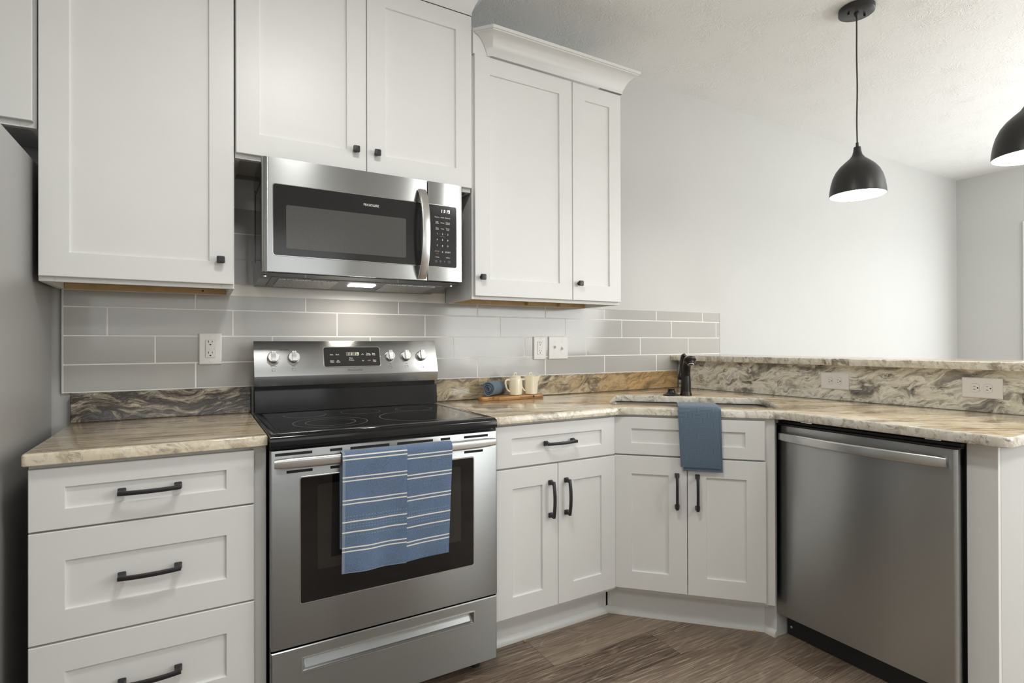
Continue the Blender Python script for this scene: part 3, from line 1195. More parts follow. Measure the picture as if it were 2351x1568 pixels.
bm = nb(); box(bm, .448, 1.0085, -.0215, -.0015, ZT + .0006, Z0 - .0012, .002)
splash('stone_backsplash', 'dark wavy stone splash strip between the refrigerator and the range', bm, M['gr_dark'])
bm = nb(); box(bm, 1.7725, 3.366, -.0215, -.0015, ZT + .0006, Z0 - .0012, .002)
splash('stone_backsplash', 'brown stone splash strip behind the cutting board', bm, M['gr_brown'])
bm = nb(); pen_prism(bm, -.0225, -1.728, 0, .0195, ZT + .0006, 1.0805)
splash('stone_backsplash', 'pale swirled stone splash holding two sideways outlets', bm, M['gr_pale'])
bm = nb()
lp = [(pen(-1.79, -.046), -1.79), (pen(-1.79, .34), -1.79), (pen(-.0025, .34), -.0025), (pen(-.0025, -.046), -.0025)]
slab(bm, lp, [], 1.0815, 1.1130, .004)
tag(obj('bar_top', bm, [M['gr_main'], M['gr_edge']], None, smooth=45), 'raised stone bar ledge along the peninsula', 'bar top')

# ------------------------------------------------------------------ sink and faucet
sk = thing('kitchen_sink', 'stainless undermount sink below the corner cutout', 'sink', (SC.x, SC.y, .70), ROT)
bm = nb()
def lr(w, d, z, r):
    return [(x, y, z) for x, y in rrect(-w, w, -d, d, r, 6)]
rings(bm, [lr(.39, .238, .1845, .03), lr(.372, .221, .1845, .04), lr(.370, .219, .176, .04), lr(.355, .205, .01, .05), lr(.32, .17, 0, .06), lr(.05, .05, -.004, .045)], cap0=False)
obj('basin', bm, M['steel_sink'], sk)
bm = nb(); lathe(bm, [(.043, -.0025), (.043, .001), (.035, .001), (.030, -.002), (.001, -.002)], n=24)
obj('drain', bm, M['chrome'], sk)

fx, fy = 3.003, -.416
fa = thing('faucet', 'oil-rubbed bronze pull-out faucet behind the corner sink', 'faucet', (fx, fy, ZT + .0005), R(-27))
# local: -y towards the sink (and the camera), +z up
bm = nb()
lathe(bm, [(.0305, 0), (.0305, .003), (.0275, .012), (.0262, .019), (.0266, .0195), (.0262, .021), (.0262, .024), (.0250, .06), (.0228, .10)], n=32, cap0=True)
sweep(bm, [(0, 0, .098), (0, -.001, .108), (0, -.002, .114)], circ(.0226, 24), up=Vector((0, 1, 0)))
obj('column', bm, M['bronze'], fa)
bm = nb()
pts = [(0, -.002, .1142), (0, -.004, .125), (0, -.009, .142), (0, -.017, .158), (0, -.027, .171), (0, -.039, .180), (0, -.050, .184)]
sweep(bm, pts, circ(.0218, 24), up=Vector((1, 0, 0)), scale=[1, 1.0, .97, .95, .95, .95, .85])
obj('spout', bm, M['bronze'], fa)
bm = nb()
HM = TR(0, -.056, .1865) @ Vector((0, .45, .89)).normalized().to_track_quat('Z', 'Y').to_matrix().to_4x4()
lathe(bm, [(.0005, .0150), (.010, .0142), (.019, .0115), (.026, .0070), (.0305, .0010), (.0308, -.0030), (.0285, -.0080), (.0230, -.0130), (.0195, -.0190), (.0188, -.0250), (.0175, -.0262)], n=36, M4=HM)
obj('spray_head', bm, M['bronze'], fa, smooth=60)
bm = nb()
lathe(bm, [(.0178, -.0258), (.0160, -.0268), (.0005, -.0268)], n=28, M4=HM)
sp = obj('spray_face', bm, M['plastic_black'], fa)
bm = nb()
for k in range(16):
    a = 2 * math.pi * k / 16
    c = HM @ Vector((.0138 * math.cos(a), .0138 * math.sin(a), -.0266))
    lathe(bm, [(.0017, 0), (.0014, .0018), (.0002, .0022)], n=6, M4=TR(*c) @ Vector((0, -.45, -.89)).to_track_quat('Z', 'Y').to_matrix().to_4x4())
obj('nozzle_ring', bm, M['chrome'], sp)
bm = nb()
lathe(bm, [(.0001, .0), (.014, .002), (.0165, .012), (.0145, .026), (.010, .036)], n=20, M4=TR(-.020, .016, .078))
sweep(bm, [(-.020, .016, .108), (-.0175, .019, .135), (-.014, .022, .165), (-.010, .022, .190), (-.005, .019, .203), (.001, .012, .208)], circ(.0095, 14), up=Vector((0, 1, 0)), scale=[1.1, .95, .95, 1.05, 1.2, 1.0])
obj('lever', bm, M['bronze'], fa)

so = thing('faucet_hole_cover', 'flared black cap on the stone beside the faucet', 'cap', (2.943, -.374, ZT + .0005))
bm = nb(); lathe(bm, [(.0415, 0), (.0415, .004), (.036, .007), (.024, .013), (.018, .021), (.0165, .028), (.0172, .030), (.0172, .0335), (.016, .0345), (.0005, .0345)], n=32, cap0=True)
obj('cap', bm, M['bronze'], so)

# ------------------------------------------------------------------ outlets and switches
def duplex_slots(bm, cx, cz, y, rot=False, s=1.0):
    def bx(x0, x1, z0, z1):
        if rot:
            box(bm, cx + z0, cx + z1, y - .0004, y + .001, cz - x1, cz - x0)
        else:
            box(bm, cx + x0, cx + x1, y - .0004, y + .001, cz + z0, cz + z1)
    bx(-.0075 * s, -.0054 * s, -.0005, .0078 * s)
    bx(.0054 * s, .0073 * s, .0003, .0070 * s)
    if rot:
        q = [(cx - .0095 * s + .0028 * math.cos(a), cz + .0028 * math.sin(a)) for a in [2 * math.pi * k / 12 for k in range(12)]]
    else:
        q = [(cx + .003 * math.cos(a), cz - .0085 * s + .003 * max(math.sin(a), -.55)) for a in [2 * math.pi * k / 12 for k in range(12)]]
    rings(bm, [[(x, y + .001, z) for x, z in q], [(x, y - .0004, z) for x, z in q]])


def screw(parent, x, y, z):
    bm = nb()
    lathe(bm, [(.0034, 0), (.003, .0010), (.0002, .0013)], (x, y, z), 12, True, False, M4=Matrix.Rotation(R(90), 4, 'X'))
    obj('screw', bm, M['plastic_white'], parent)


def gfci(label, cx, cz):
    t = thing('wall_outlet', label, 'outlet', (cx, -.0012, cz))
    bm = nb(); plate(bm, -.0385, .0385, -.060, .060, 0, -.0065, .003, .0035); obj('cover_plate', bm, M['plastic_white'], t)
    bm = nb(); plate(bm, -.0172, .0172, -.0343, .0343, -.005, -.0068, .003, .0004); obj('gasket_gap', bm, M['grey_print'], t)
    bm = nb(); plate(bm, -.0165, .0165, -.0335, .0335, -.005, -.0085, .003, .0008); rc = obj('receptacle', bm, M['plastic_white'], t)
    bm = nb()
    duplex_slots(bm, 0, .0245, -.0086); duplex_slots(bm, 0, -.0175, -.0086)
    for z in (.0015, -.0022):
        box(bm, .0125, .0138, -.0089, -.008, z, z + .0015)
    obj('slots', bm, M['slot'], rc, smooth=0)
    bm = nb()
    plate(bm, -.015, -.0055, -.0048, .0048, -.008, -.0096, .0008, .0003)
    plate(bm, -.0045, .0085, -.0048, .0048, -.008, -.0096, .0008, .0003)
    obj('test_buttons', bm, M['plastic_white'], rc)
    for z in (.0485, -.0485):
        screw(t, 0, -.0064, z)


gfci('white double-socket outlet with reset buttons under the tall single-door cabinet', .8695, 1.1695)
gfci('white double-socket outlet with reset buttons beside the light switches', 2.3755, 1.1625)

sw = thing('light_switch', 'white double toggle switch plate on the grey tile', 'switch', (2.4935, -.0012, 1.1635))
bm = nb(); plate(bm, -.0625, .0625, -.0605, .0605, 0, -.0065, .003, .0035); obj('cover_plate', bm, M['plastic_white'], sw)
for x, up in ((-.0235, 1), (.0235, -1)):
    bm = nb()
    plate(bm, x - .0052, x + .0052, -.0125, .0125, -.006, -.0072, .001, .0003)
    lps = []
    for q, yy, zz in ((.0042, -.0066, 0), (.0038, -.012, up * .004), (.0032, -.019, up * .0085)):
        lps.append([(x + a, yy, zz + c * 1.3) for a, c in rrect(-q, q, -q, q, q * .4, 3)])
    rings(bm, lps)
    obj('toggle', bm, M['plastic_white'], sw)
    for z in (.030, -.030):
        screw(sw, x, -.0064, z)

pang = math.atan2(PB[0] - PA[0], PA[1] - PB[1])           # the splash leans from the Y axis by this
for yc, zc, lab in ((-.9335, 1.0065, 'white sideways outlet in the pale stone, nearer the faucet'), (-1.4785, 1.0095, 'white sideways outlet in the pale stone, nearer the bar end')):
    t = thing('wall_outlet', lab, 'outlet', (pen(yc) - .0006, yc, zc), R(-90) + pang)
    bm = nb(); plate(bm, -.0625, .0625, -.0395, .0395, 0, -.0065, .003, .0035); obj('cover_plate', bm, M['plastic_white'], t)
    for x in (-.0195, .0195):
        bm = nb()
        q1 = [(x + max(-.0131, min(.0131, .0175 * math.cos(2 * math.pi * k / 32))), .0175 * math.sin(2 * math.pi * k / 32)) for k in range(32)]
        rings(bm, [[(a, -.0058, c) for a, c in q1], [(a, -.0067, c) for a, c in q1]])
        obj('receptacle_seam', bm, M['grey_print'], t)
        bm = nb()
        q = [(x + max(-.0125, min(.0125, .0168 * math.cos(2 * math.pi * k / 32))), .0168 * math.sin(2 * math.pi * k / 32)) for k in range(32)]
        rings(bm, [[(a, -.005, c) for a, c in q], [(a, -.0078, c) for a, c in q]])
        rc = obj('receptacle', bm, M['plastic_white'], t)
        bm = nb()
        for z0, z1 in ((.0052, .0068), (-.0068, -.0049)):
            box(bm, x - .006, x + .0015, -.0081, -.0072, z0, z1)
        q = [(x + .0078 + .0026 * math.cos(2 * math.pi * k / 12), .0026 * math.sin(2 * math.pi * k / 12)) for k in range(12)]
        rings(bm, [[(a, -.0072, c) for a, c in q], [(a, -.0081, c) for a, c in q]])
        obj('slots', bm, M['slot'], rc, smooth=0)
    screw(t, 0, -.0064, 0)

# ------------------------------------------------------------------ refrigerator
fr = thing('refrigerator', 'grey refrigerator with its plain side facing the drawer cabinet', 'refrigerator', (-.055, -.36, 0))
bm = nb(); box(bm, -.508, .400, -.70, -.03, .02, 1.745, .004, 2); obj('body', bm, M['frig_grey'], fr, world=True)
for x0, x1 in ((-.506, -.056), (-.052, .398)):
    bm = nb(); box(bm, x0, x1, -.765, -.706, .72, 1.735, .012, 3)
    d = obj('door', bm, M['steel'], fr, world=True)
    hx = -.09 if x0 < -.2 else -.02
    bm = nb(); sweep(bm, [(hx, -.766, .95), (hx, -.80, .97), (hx, -.805, 1.2), (hx, -.80, 1.43), (hx, -.766, 1.45)], circ(.011, 10), up=Vector((1, 0, 0)))
    obj('handle', bm, M['steel_bar'], d, world=True)
bm = nb(); box(bm, -.506, .398, -.765, -.706, .10, .71, .012, 3); d = obj('freezer_drawer', bm, M['steel'], fr, world=True)
bm = nb(); sweep(bm, [(-.4, -.766, .62), (-.38, -.80, .62), (.27, -.80, .62), (.29, -.766, .62)], circ(.011, 10)); obj('handle', bm, M['steel_bar'], d, world=True)
for x in (-.45, .34):
    bm = nb(); lathe(bm, [(.02, 0), (.02, .02)], (x, -.6, 0), 12, True, True); obj('foot', bm, M['plastic_black'], fr, world=True)

# ------------------------------------------------------------------ microwave
mw = thing('microwave', 'stainless over-the-range microwave under the raised cabinet', 'microwave', (1.39, -.18, 1.412))
bm = nb()
sec = [(-.335, 1.4365), (-.335, 1.831), (-.01, 1.831), (-.01, 1.4165)]
rings(bm, [[(1.021, y, z) for y, z in sec], [(1.7655, y, z) for y, z in sec]])
# pressed panel lines on the case side
for y0, y1, z0, z1 in ((-.30, -.296, 1.47, 1.76), (-.08, -.076, 1.50, 1.78), (-.30, -.08, 1.762, 1.766)):
    box(bm, 1.0195, 1.0215, y0, y1, z0, z1)
obj('case', bm, M['enamel'], mw, world=True, smooth=0)


def curved_front(x0, x1, z0, z1, yb, yf, rl, rr):
    pl = [(x1, yb)]
    for k in range(7):
        a = R(90 * k / 6)
        pl.append((x1 - rr + rr * math.cos(a), yf + rr - rr * math.sin(a)))
    for k in range(9):
        a = R(90 + 90 * k / 8)
        pl.append((x0 + rl + rl * math.cos(a), yf + rl - rl * math.sin(a)))
    pl.append((x0, yb))
    bm = nb()
    rings(bm, [[(x, y, z0) for x, y in pl], [(x, y, z1) for x, y in pl]])
    return bm


MF = -.365
d = obj('door', curved_front(1.0170, 1.6155, 1.438, 1.8325, -.3355, MF, .022, .002), M['steel'], mw, world=True, smooth=30)
bm = nb(); plate(bm, 1.0505, 1.6045, 1.4925, 1.7440, MF + .002, MF - .0012, .010, .0012, 6); obj('glass_bead', bm, M['chrome'], d, world=True)
bm = nb(); plate(bm, 1.0530, 1.6020, 1.4950, 1.7415, MF - .001, MF - .0022, .009, .0006, 6); obj('glass', bm, M['panel_glass'], d, world=True)
bm = nb(); plate(bm, 1.0945, 1.5275, 1.520, 1.672, MF - .002, MF - .0028, .006, .0003, 5); obj('window_screen', bm, M['mw_screen'], d, world=True)
bm = nb(); text(bm, 'FRIGID\u0394IRE', .0125, TR(1.3925, MF - .0026, 1.7065), squeeze=.92); obj('lettering', bm, M['print_white'], d, world=True, smooth=0)
bm = nb()
pts = []
for k in range(21):
    u = -1 + 2 * k / 20
    pts.append((1.592, MF - .006 - .046 * (1 - u * u) ** .8, 1.6175 + u * .173))
sweep(bm, pts, rrect(-.0165, .0165, -.0055, .0055, .004, 3), up=Vector((0, -1, 0)))
obj('handle', bm, M['steel_bar'], d, world=True)

cp = obj('control_panel', curved_front(1.6185, 1.7675, 1.439, 1.8325, -.3355, MF, .002, .006), M['steel'], mw, world=True, smooth=30)
bm = nb(); plate(bm, 1.6190, 1.7435, 1.4925, 1.7440, MF + .002, MF - .0012, .008, .0012, 5); obj('glass_bead', bm, M['chrome'], cp, world=True)
bm = nb(); plate(bm, 1.6190, 1.7410, 1.4950, 1.7415, MF - .001, MF - .0022, .007, .0006, 5); obj('glass', bm, M['panel_glass'], cp, world=True)
y = MF - .0025
bm = nb()
seven(bm, '11:19', 1.6700, 1.7120, y, .0135, .0072, .0028, .0019); obj('clock_display', bm, M['digit_white'], cp, world=True, smooth=0)
bm = nb()
cols = (1.6565, 1.6795, 1.7025)
for row, z in ((('Popcorn', 'Potato', 'Beverage'), 1.6930), (('Melt\nSoften', 'Reheat', 'Defrost\nwt/time'), 1.6715), (('Time\nCook', 'Timer', 'Power\nLevel'), 1.6475)):
    for s, x in zip(row, cols):
        text(bm, s, .0062, TR(x, y, z), squeeze=.95)
for row, z in ((('1', '2', '3'), 1.6265), (('4', '5', '6'), 1.6030), (('7', '8', '9'), 1.5790), ((None, '0', 'START'), 1.5545)):
    for s, x in zip(row, cols):
        if s:
            text(bm, s, .0098 if len(s) == 1 else .0082, TR(x, y, z))
text(bm, '+10 Sec', .0056, TR(cols[0], y, 1.533)); text(bm, '+30 Sec', .0056, TR(cols[2], y, 1.533))
obj('lettering', bm, M['print_white'], cp, world=True, smooth=0)
bm = nb()
text(bm, 'STOP', .0080, TR(cols[0], y, 1.5560))
obj('lettering', bm, M['orange_print'], cp, world=True, smooth=0)
bm = nb()
for k, x in enumerate((1.6525, 1.6705, 1.6885, 1.7080)):
    n = 20
    rad = .0048
    if k in (0, 3):
        for j in range(n):
            a0, a1 = 2 * math.pi * j / n, 2 * math.pi * (j + 1) / n
            vs = [bm.verts.new((x + r * math.cos(a), y, 1.5165 + r * math.sin(a))) for r, a in ((rad, a0), (rad, a1), (rad - .0008, a1), (rad - .0008, a0))]
            bm.faces.new(vs)
    if k == 0:
        text(bm, 'x', .006, TR(x, y, 1.5170))
    if k == 3:
        text(bm, 'L', .005, TR(x + .0008, y, 1.5170))
    if k == 1:
        text(bm, 'O', .0095, TR(x, y, 1.5175)); text(bm, '-', .008, TR(x, y, 1.5115))
    if k == 2:
        text(bm, 'Y', .0095, TR(x, y, 1.5160))
for x0, x1 in ((1.664, 1.672), (1.687, 1.695)):
    box(bm, x0, x1, y - .0001, y + .0001, 1.6262, 1.6266)
text(bm, 'Sensor Heat', .0035, TR(cols[1], y, 1.6165))
text(bm, 'Cancel', .0036, TR(cols[0], y, 1.5475))
obj('lettering', bm, M['grey_print'], cp, world=True, smooth=0)  # printed icons and dashes, with a few small words
# underside
def zu(yy):
    return 1.4165 + (yy + .01) / (-.325) * .020
def under(bm, x0, x1, y0, y1, d0, d1, mi=0):
    vv = []
    for dz in (d0, d1):
        vv.append([(x0, y0, zu(y0) - dz), (x1, y0, zu(y0) - dz), (x1, y1, zu(y1) - dz), (x0, y1, zu(y1) - dz)])
    rings(bm, vv, mi=mi)
bm = nb(); under(bm, 1.06, 1.73, -.25, -.03, .0002, .002); obj('bottom_plate', bm, M['vent_grey'], mw, world=True, smooth=0)
for x0, x1 in ((1.085, 1.30), (1.49, 1.70)):
    bm = nb(); under(bm, x0, x1, -.235, -.06, .0021, .0045); obj('grease_filter', bm, M['filter'], mw, world=True, smooth=0)
bm = nb(); under(bm, 1.355, 1.455, -.205, -.150, .0021, .005); obj('lamp_lens', bm, M['lamp'], mw, world=True, smooth=0)
for x in (1.035, 1.752):
    bm = nb(); lathe(bm, [(.006, 0), (.006, .004), (.0001, .005)], (x, -.28, zu(-.28) - .0055), 12, True, True); obj('screw', bm, M['chrome'], mw, world=True)
area('microwave_lamp', (1.405, -.178, 1.417), (R(-6), 0, 0), .09, .05, 1.0, (1.0, .93, .82))

# ------------------------------------------------------------------ range
RX0, RX1 = 1.0115, 1.7670
rg = thing('range', 'stainless electric range with a black glass cooktop', 'range', ((RX0 + RX1) / 2, -.34, 0))
bm = nb(); box(bm, RX0 + .003, RX1 - .003, -.622, -.035, .045, .885, .002); obj('body', bm, M['plastic_black'], rg, world=True, smooth=0)
# cooktop: black enamel frame with a rounded lip
bm = nb()
def ct(ix, yf, z, yb=-.092):
    return [(RX0 + ix, yf, z), (RX1 - ix, yf, z), (RX1 - ix, yb, z), (RX0 + ix, yb, z)]
rings(bm, [ct(.002, -.655, .8815), ct(0, -.6625, .884), ct(0, -.6635, .905), ct(.001, -.660, .9125), ct(.003, -.652, .9175), ct(.006, -.643, .9195), ct(.026, -.622, .9195, -.103), ct(.028, -.620, .9180, -.105)])
ctop = obj('cooktop', bm, M['enamel'], rg, world=True, smooth=45)
bm = nb(); plate(bm, 0, RX1 - RX0 - .060, 0, .507, 0, -.0012, .006, .0004)
bm.transform(TR(RX0 + .030, -.6165, .9176) @ Matrix.Rotation(R(-90), 4, 'X'))
obj('glass_surface', bm, M['cooktop'], ctop, world=True)

# back guard
TH = math.atan2(.043, .137)
BG = [(-.062, 1.198), (-.105, 1.0615), (-.094, 1.0245), (-.070, 1.0240), (-.070, 1.0035), (-.0925, 1.0035), (-.0985, .9205), (-.036, .9205), (-.036, 1.186), (-.046, 1.198)]
bm = nb()
rings(bm, [[(RX0 + .0055, y, z) for y, z in BG], [(RX1 - .0035, y, z) for y, z in BG]])
obj('back_guard', bm, M['enamel'], rg, world=True, smooth=0)
bm = nb()
shell = [(-.052, 1.1992), (-.0632, 1.1988), (-.0645, 1.1965), (-.1062, 1.064), (-.1064, 1.0605), (-.0951, 1.0237), (-.092, 1.0237), (-.103, 1.0615), (-.0605, 1.1965), (-.052, 1.197)]
rings(bm, [[(RX0 + .0035, y, z) for y, z in shell], [(RX1 - .0015, y, z) for y, z in shell]])
pn = obj('control_panel', bm, M['steel'], rg, world=True, smooth=25)
PM = TR(0, -.0852, 1.130) @ Matrix.Rotation(-TH, 4, 'X')     # panel frame: x across, -y outward, z up the slope
def P4(x, z, y=-.0004):
    return PM @ TR(x, y, z - 1.130)
def onp(bm, name, mat, parent, label=None, smooth=40):
    bm.transform(PM)
    return obj(name, bm, mat, parent, label, smooth, world=True)
def pz(z):
    return (z - 1.130) / math.cos(TH) * 1.0
bm = nb(); plate(bm, 1.2715, 1.5085, pz(1.0905), pz(1.1755), 0, -.0018, .009, .001, 6); dsp = onp(bm, 'display_bezel', M['chrome'], pn)
bm = nb(); plate(bm, 1.2745, 1.5055, pz(1.0935), pz(1.1725), -.001, -.0026, .008, .0005, 6); onp(bm, 'display_glass', M['panel_glass'], dsp)
bm = nb(); plate(bm, 1.3640, 1.4145, .0065, .0235, -.002, -.0030, .001, .0002); onp(bm, 'clock_window', M['lcd'], dsp)
bm = nb(); seven(bm, '11:19', 1.3680, .0085, -.0033, .013, .0075, .0042, .0013, slant=.12); onp(bm, 'clock_digits', M['digit_green'], dsp, smooth=0)
bm = nb()
Y = -.0029
for s, x, z in (('Bake', 1.305, .0125), ('Broil', 1.3285, .0125), ('Steam\nClean', 1.306, -.0165), ('Set\nClock', 1.3300, -.0165), ('Oven', 1.3835, -.0030), ('Preheat', 1.3850, -.0115), ('Timer\nOn-Off', 1.4565, .0125), ('Bake\nTime', 1.4795, .0125), ('Start\nTime', 1.4815, -.0160)):
    text(bm, s, .0070 if 'n\n' not in s else .0070, TR(x, Y, z), squeeze=.95)
for sgn, z in ((1, .0125), (-1, -.0145)):
    for a in (-1, 1):
        lp = [(1.4325, z + sgn * .0038), (1.4325, z + sgn * .0022), (1.4325 + a * .0048, z - sgn * .0034), (1.4325 + a * .0048, z - sgn * .0018)]
        vs = [bm.verts.new((lp[i][0], Y, lp[i][1])) for i in (0, 1, 2, 3)]
        bm.faces.new(vs)
onp(bm, 'lettering', M['print_white'], dsp, smooth=0)
bm = nb(); text(bm, 'OFF', .0075, TR(1.4585, Y, -.0150)); onp(bm, 'lettering', M['orange_print'], dsp, smooth=0)
bm = nb()
text(bm, 'FRIGID\u0394IRE', .0115, TR(1.3975, -.0005, pz(1.0785)), squeeze=1.05)
text(bm, 'Hot   Surface', .0062, TR(1.1245, -.0005, .0365))
KN = (1.0835, 1.1580, 1.5490, 1.6215, 1.6930)
for i, x in enumerate(KN):
    text(bm, 'Lo' if i == 0 else 'Med', .0052, TR(x - (.008 if i == 0 else 0), -.0005, -.0315))
    if i == 0:
        text(bm, 'Lo', .0052, TR(x + .009, -.0005, -.0315))
    # dial marks
    for k in range(12):
        a = R(-60 + 300 * k / 11)
        if abs(math.sin(a / 2)) < .2:
            continue
        r = .0275
        cxk, czk = x + r * math.cos(a), r * math.sin(a)
        box(bm, cxk - .0005, cxk + .0005, -.0006, 0, czk - .0007, czk + .0007)
    # burner position icon: small square with a dot
    zc = pz(1.0865)
    for x0, x1, z0, z1 in ((-.0065, .0065, .0045, .0051), (-.0065, .0065, -.0051, -.0045), (-.0065, -.0059, -.0051, .0051), (.0059, .0065, -.0051, .0051)):
        box(bm, x + x0, x + x1, -.0006, 0, zc + z0, zc + z1)
    dx, dz = ((-.0055, -.0040), (-.0055, .0040), (0, .0040), (.0055, .0040), (.0055, -.0040))[i]
    box(bm, x + dx - .0014, x + dx + .0014, -.0007, 0, zc + dz - .0014, zc + dz + .0014)
onp(bm, 'lettering', M['print_dark'], pn, smooth=0)
for i, x in enumerate(KN):
    bm = nb()
    ry = Matrix.Rotation(R(90), 4, 'X')
    lathe(bm, [(.0225, .0005), (.0225, .004), (.0215, .006), (.0215, .0165), (.0195, .0190), (.0003, .0190)], (0, 0, 0), 32, True, False, M4=ry)
    grip = [(-.0085, .0), (-.0075, .0085), (.0075, .0085), (.0085, .0)]
    lps = []
    for z in (-.0185, -.015, .018, .0215):
        k = .8 if z in (-.0185, ) else 1.0
        lps.append([(a * k, -.0185 - c * k, z) for a, c in grip])
    rings(bm, lps)
    bm.transform(Matrix.Rotation(R((0, 0, -3, 0, 2)[i]), 4, 'Y'))
    bm.transform(TR(x, -.0004, .002))
    k = onp(bm, 'knob', M['steel_bar'], pn)
    bm = nb(); box(bm, x - .0005, x + .0005, -.0278, -.0266, .012, .0215); onp(bm, 'pointer', M['print_dark'], k, smooth=0)

# oven door
DY = -.6650
bm = nb(); box(bm, RX0 + .001, RX1 - .002, DY, -.628, .2835, .8725, .004, 2)
od = obj('oven_door', bm, M['steel_range'], rg, world=True)
bm = nb(); plate(bm, 1.0915, 1.6735, .4055, .7895, DY + .003, DY - .0010, .007, .001, 4); obj('window_bead', bm, M['steel_bar'], od, world=True)
bm = nb(); plate(bm, 1.0950, 1.6700, .4090, .7860, DY - .0006, DY - .0018, .006, .0004, 4); wg = obj('window_glass', bm, M['oven_glass'], od, world=True)
bm = nb(); plate(bm, 1.1440, 1.6210, .5010, .7600, DY - .0016, DY - .0021, .006, .0002, 4); obj('inner_window', bm, M['oven_inner'], wg, world=True)
for x0, x1, z in ((1.0245, 1.129, .8605), (1.181, 1.218, .8605), (1.243, 1.368, .8600), (1.394, 1.519, .8600), (1.547, 1.582, .8600), (1.634, 1.728, .8595), (1.056, 1.130, .8070), (1.182, 1.218, .8070), (1.545, 1.581, .8070), (1.635, 1.708, .8070)):
    bm = nb(); box(bm, x0, x1, DY - .0008, DY + .002, z - .0042, z + .0042, .0006); obj('vent_slot', bm, M['dark'], od, world=True, smooth=0)
bm = nb()
pts = []
for k in range(25):
    u = -1 + 2 * k / 24
    pts.append((1.3795 + u * .3605, -.6965 - .014 * (1 - u * u), .8400))
sc = [.80, .96] + [1.0] * 21 + [.96, .80]
sweep(bm, pts, rrect(-.0095, .0095, -.0160, .0160, .0090, 5), scale=sc)
for x in (1.055, 1.704):
    box(bm, x - .017, x + .017, -.694, DY - .0002, .828, .850, .004, 2)
hd = obj('handle', bm, M['steel_bar'], od, world=True)

# storage drawer with a pocket pull
bm = nb()
DZ0, DZ1, DF = .0520, .2780, -.6635
px0, px1, pz0, pz1 = 1.1005, 1.6720, .2030, .2410
A = [(RX0 + .002, DZ0), (RX1 - .003, DZ0), (RX1 - .003, DZ1), (RX0 + .002, DZ1)]
Bq = [(px0, pz0), (px1, pz0), (px1, pz1), (px0, pz1)]
rings(bm, [[(x, -.628, z) for x, z in A], [(x, DF + .003, z) for x, z in A],
           [(x + (.003 if i in (0, 3) else -.003), DF, z + (.003 if i in (0, 1) else -.003)) for i, (x, z) in enumerate(A)],
           [(x, DF, z) for x, z in Bq], [(x + (.003 if i in (0, 3) else -.003), DF + .004, z + (.002 if i in (0, 1) else -.002)) for i, (x, z) in enumerate(Bq)],
           [(x + (.010 if i in (0, 3) else -.010), DF + .026 + (0 if i in (2, 3) else -.016), z + (.004 if i in (0, 1) else -.003)) for i, (x, z) in enumerate(Bq)]])
dr = obj('storage_drawer', bm, M['steel_range'], rg, world=True, smooth=0)
bm = nb()
fl = offset_poly([(px0 - .003, pz0 - .003), (px1 + .003, pz0 - .003), (px1 + .003, pz1 + .003), (px0 - .003, pz1 + .003)], 0)
rings(bm, [[(x, DF - .0002, z) for x, z in fl], [(x, DF - .0022, z) for x, z in fl], [(x, DF - .0022, z) for x, z in offset_poly(fl, .003)], [(x, DF + .004, z) for x, z in offset_poly(fl, .0035)]], cap0=False, cap1=False)
obj('pull_rim', bm, M['steel_bar'], dr, world=True, smooth=0)
for x in (1.06, 1.715):
    for y in (-.585, -.10):
        bm = nb(); lathe(bm, [(.017, 0), (.017, .010), (.010, .014), (.010, .0445)], (x, y, 0), 10, True, True); obj('foot', bm, M['plastic_black'], rg, world=True)

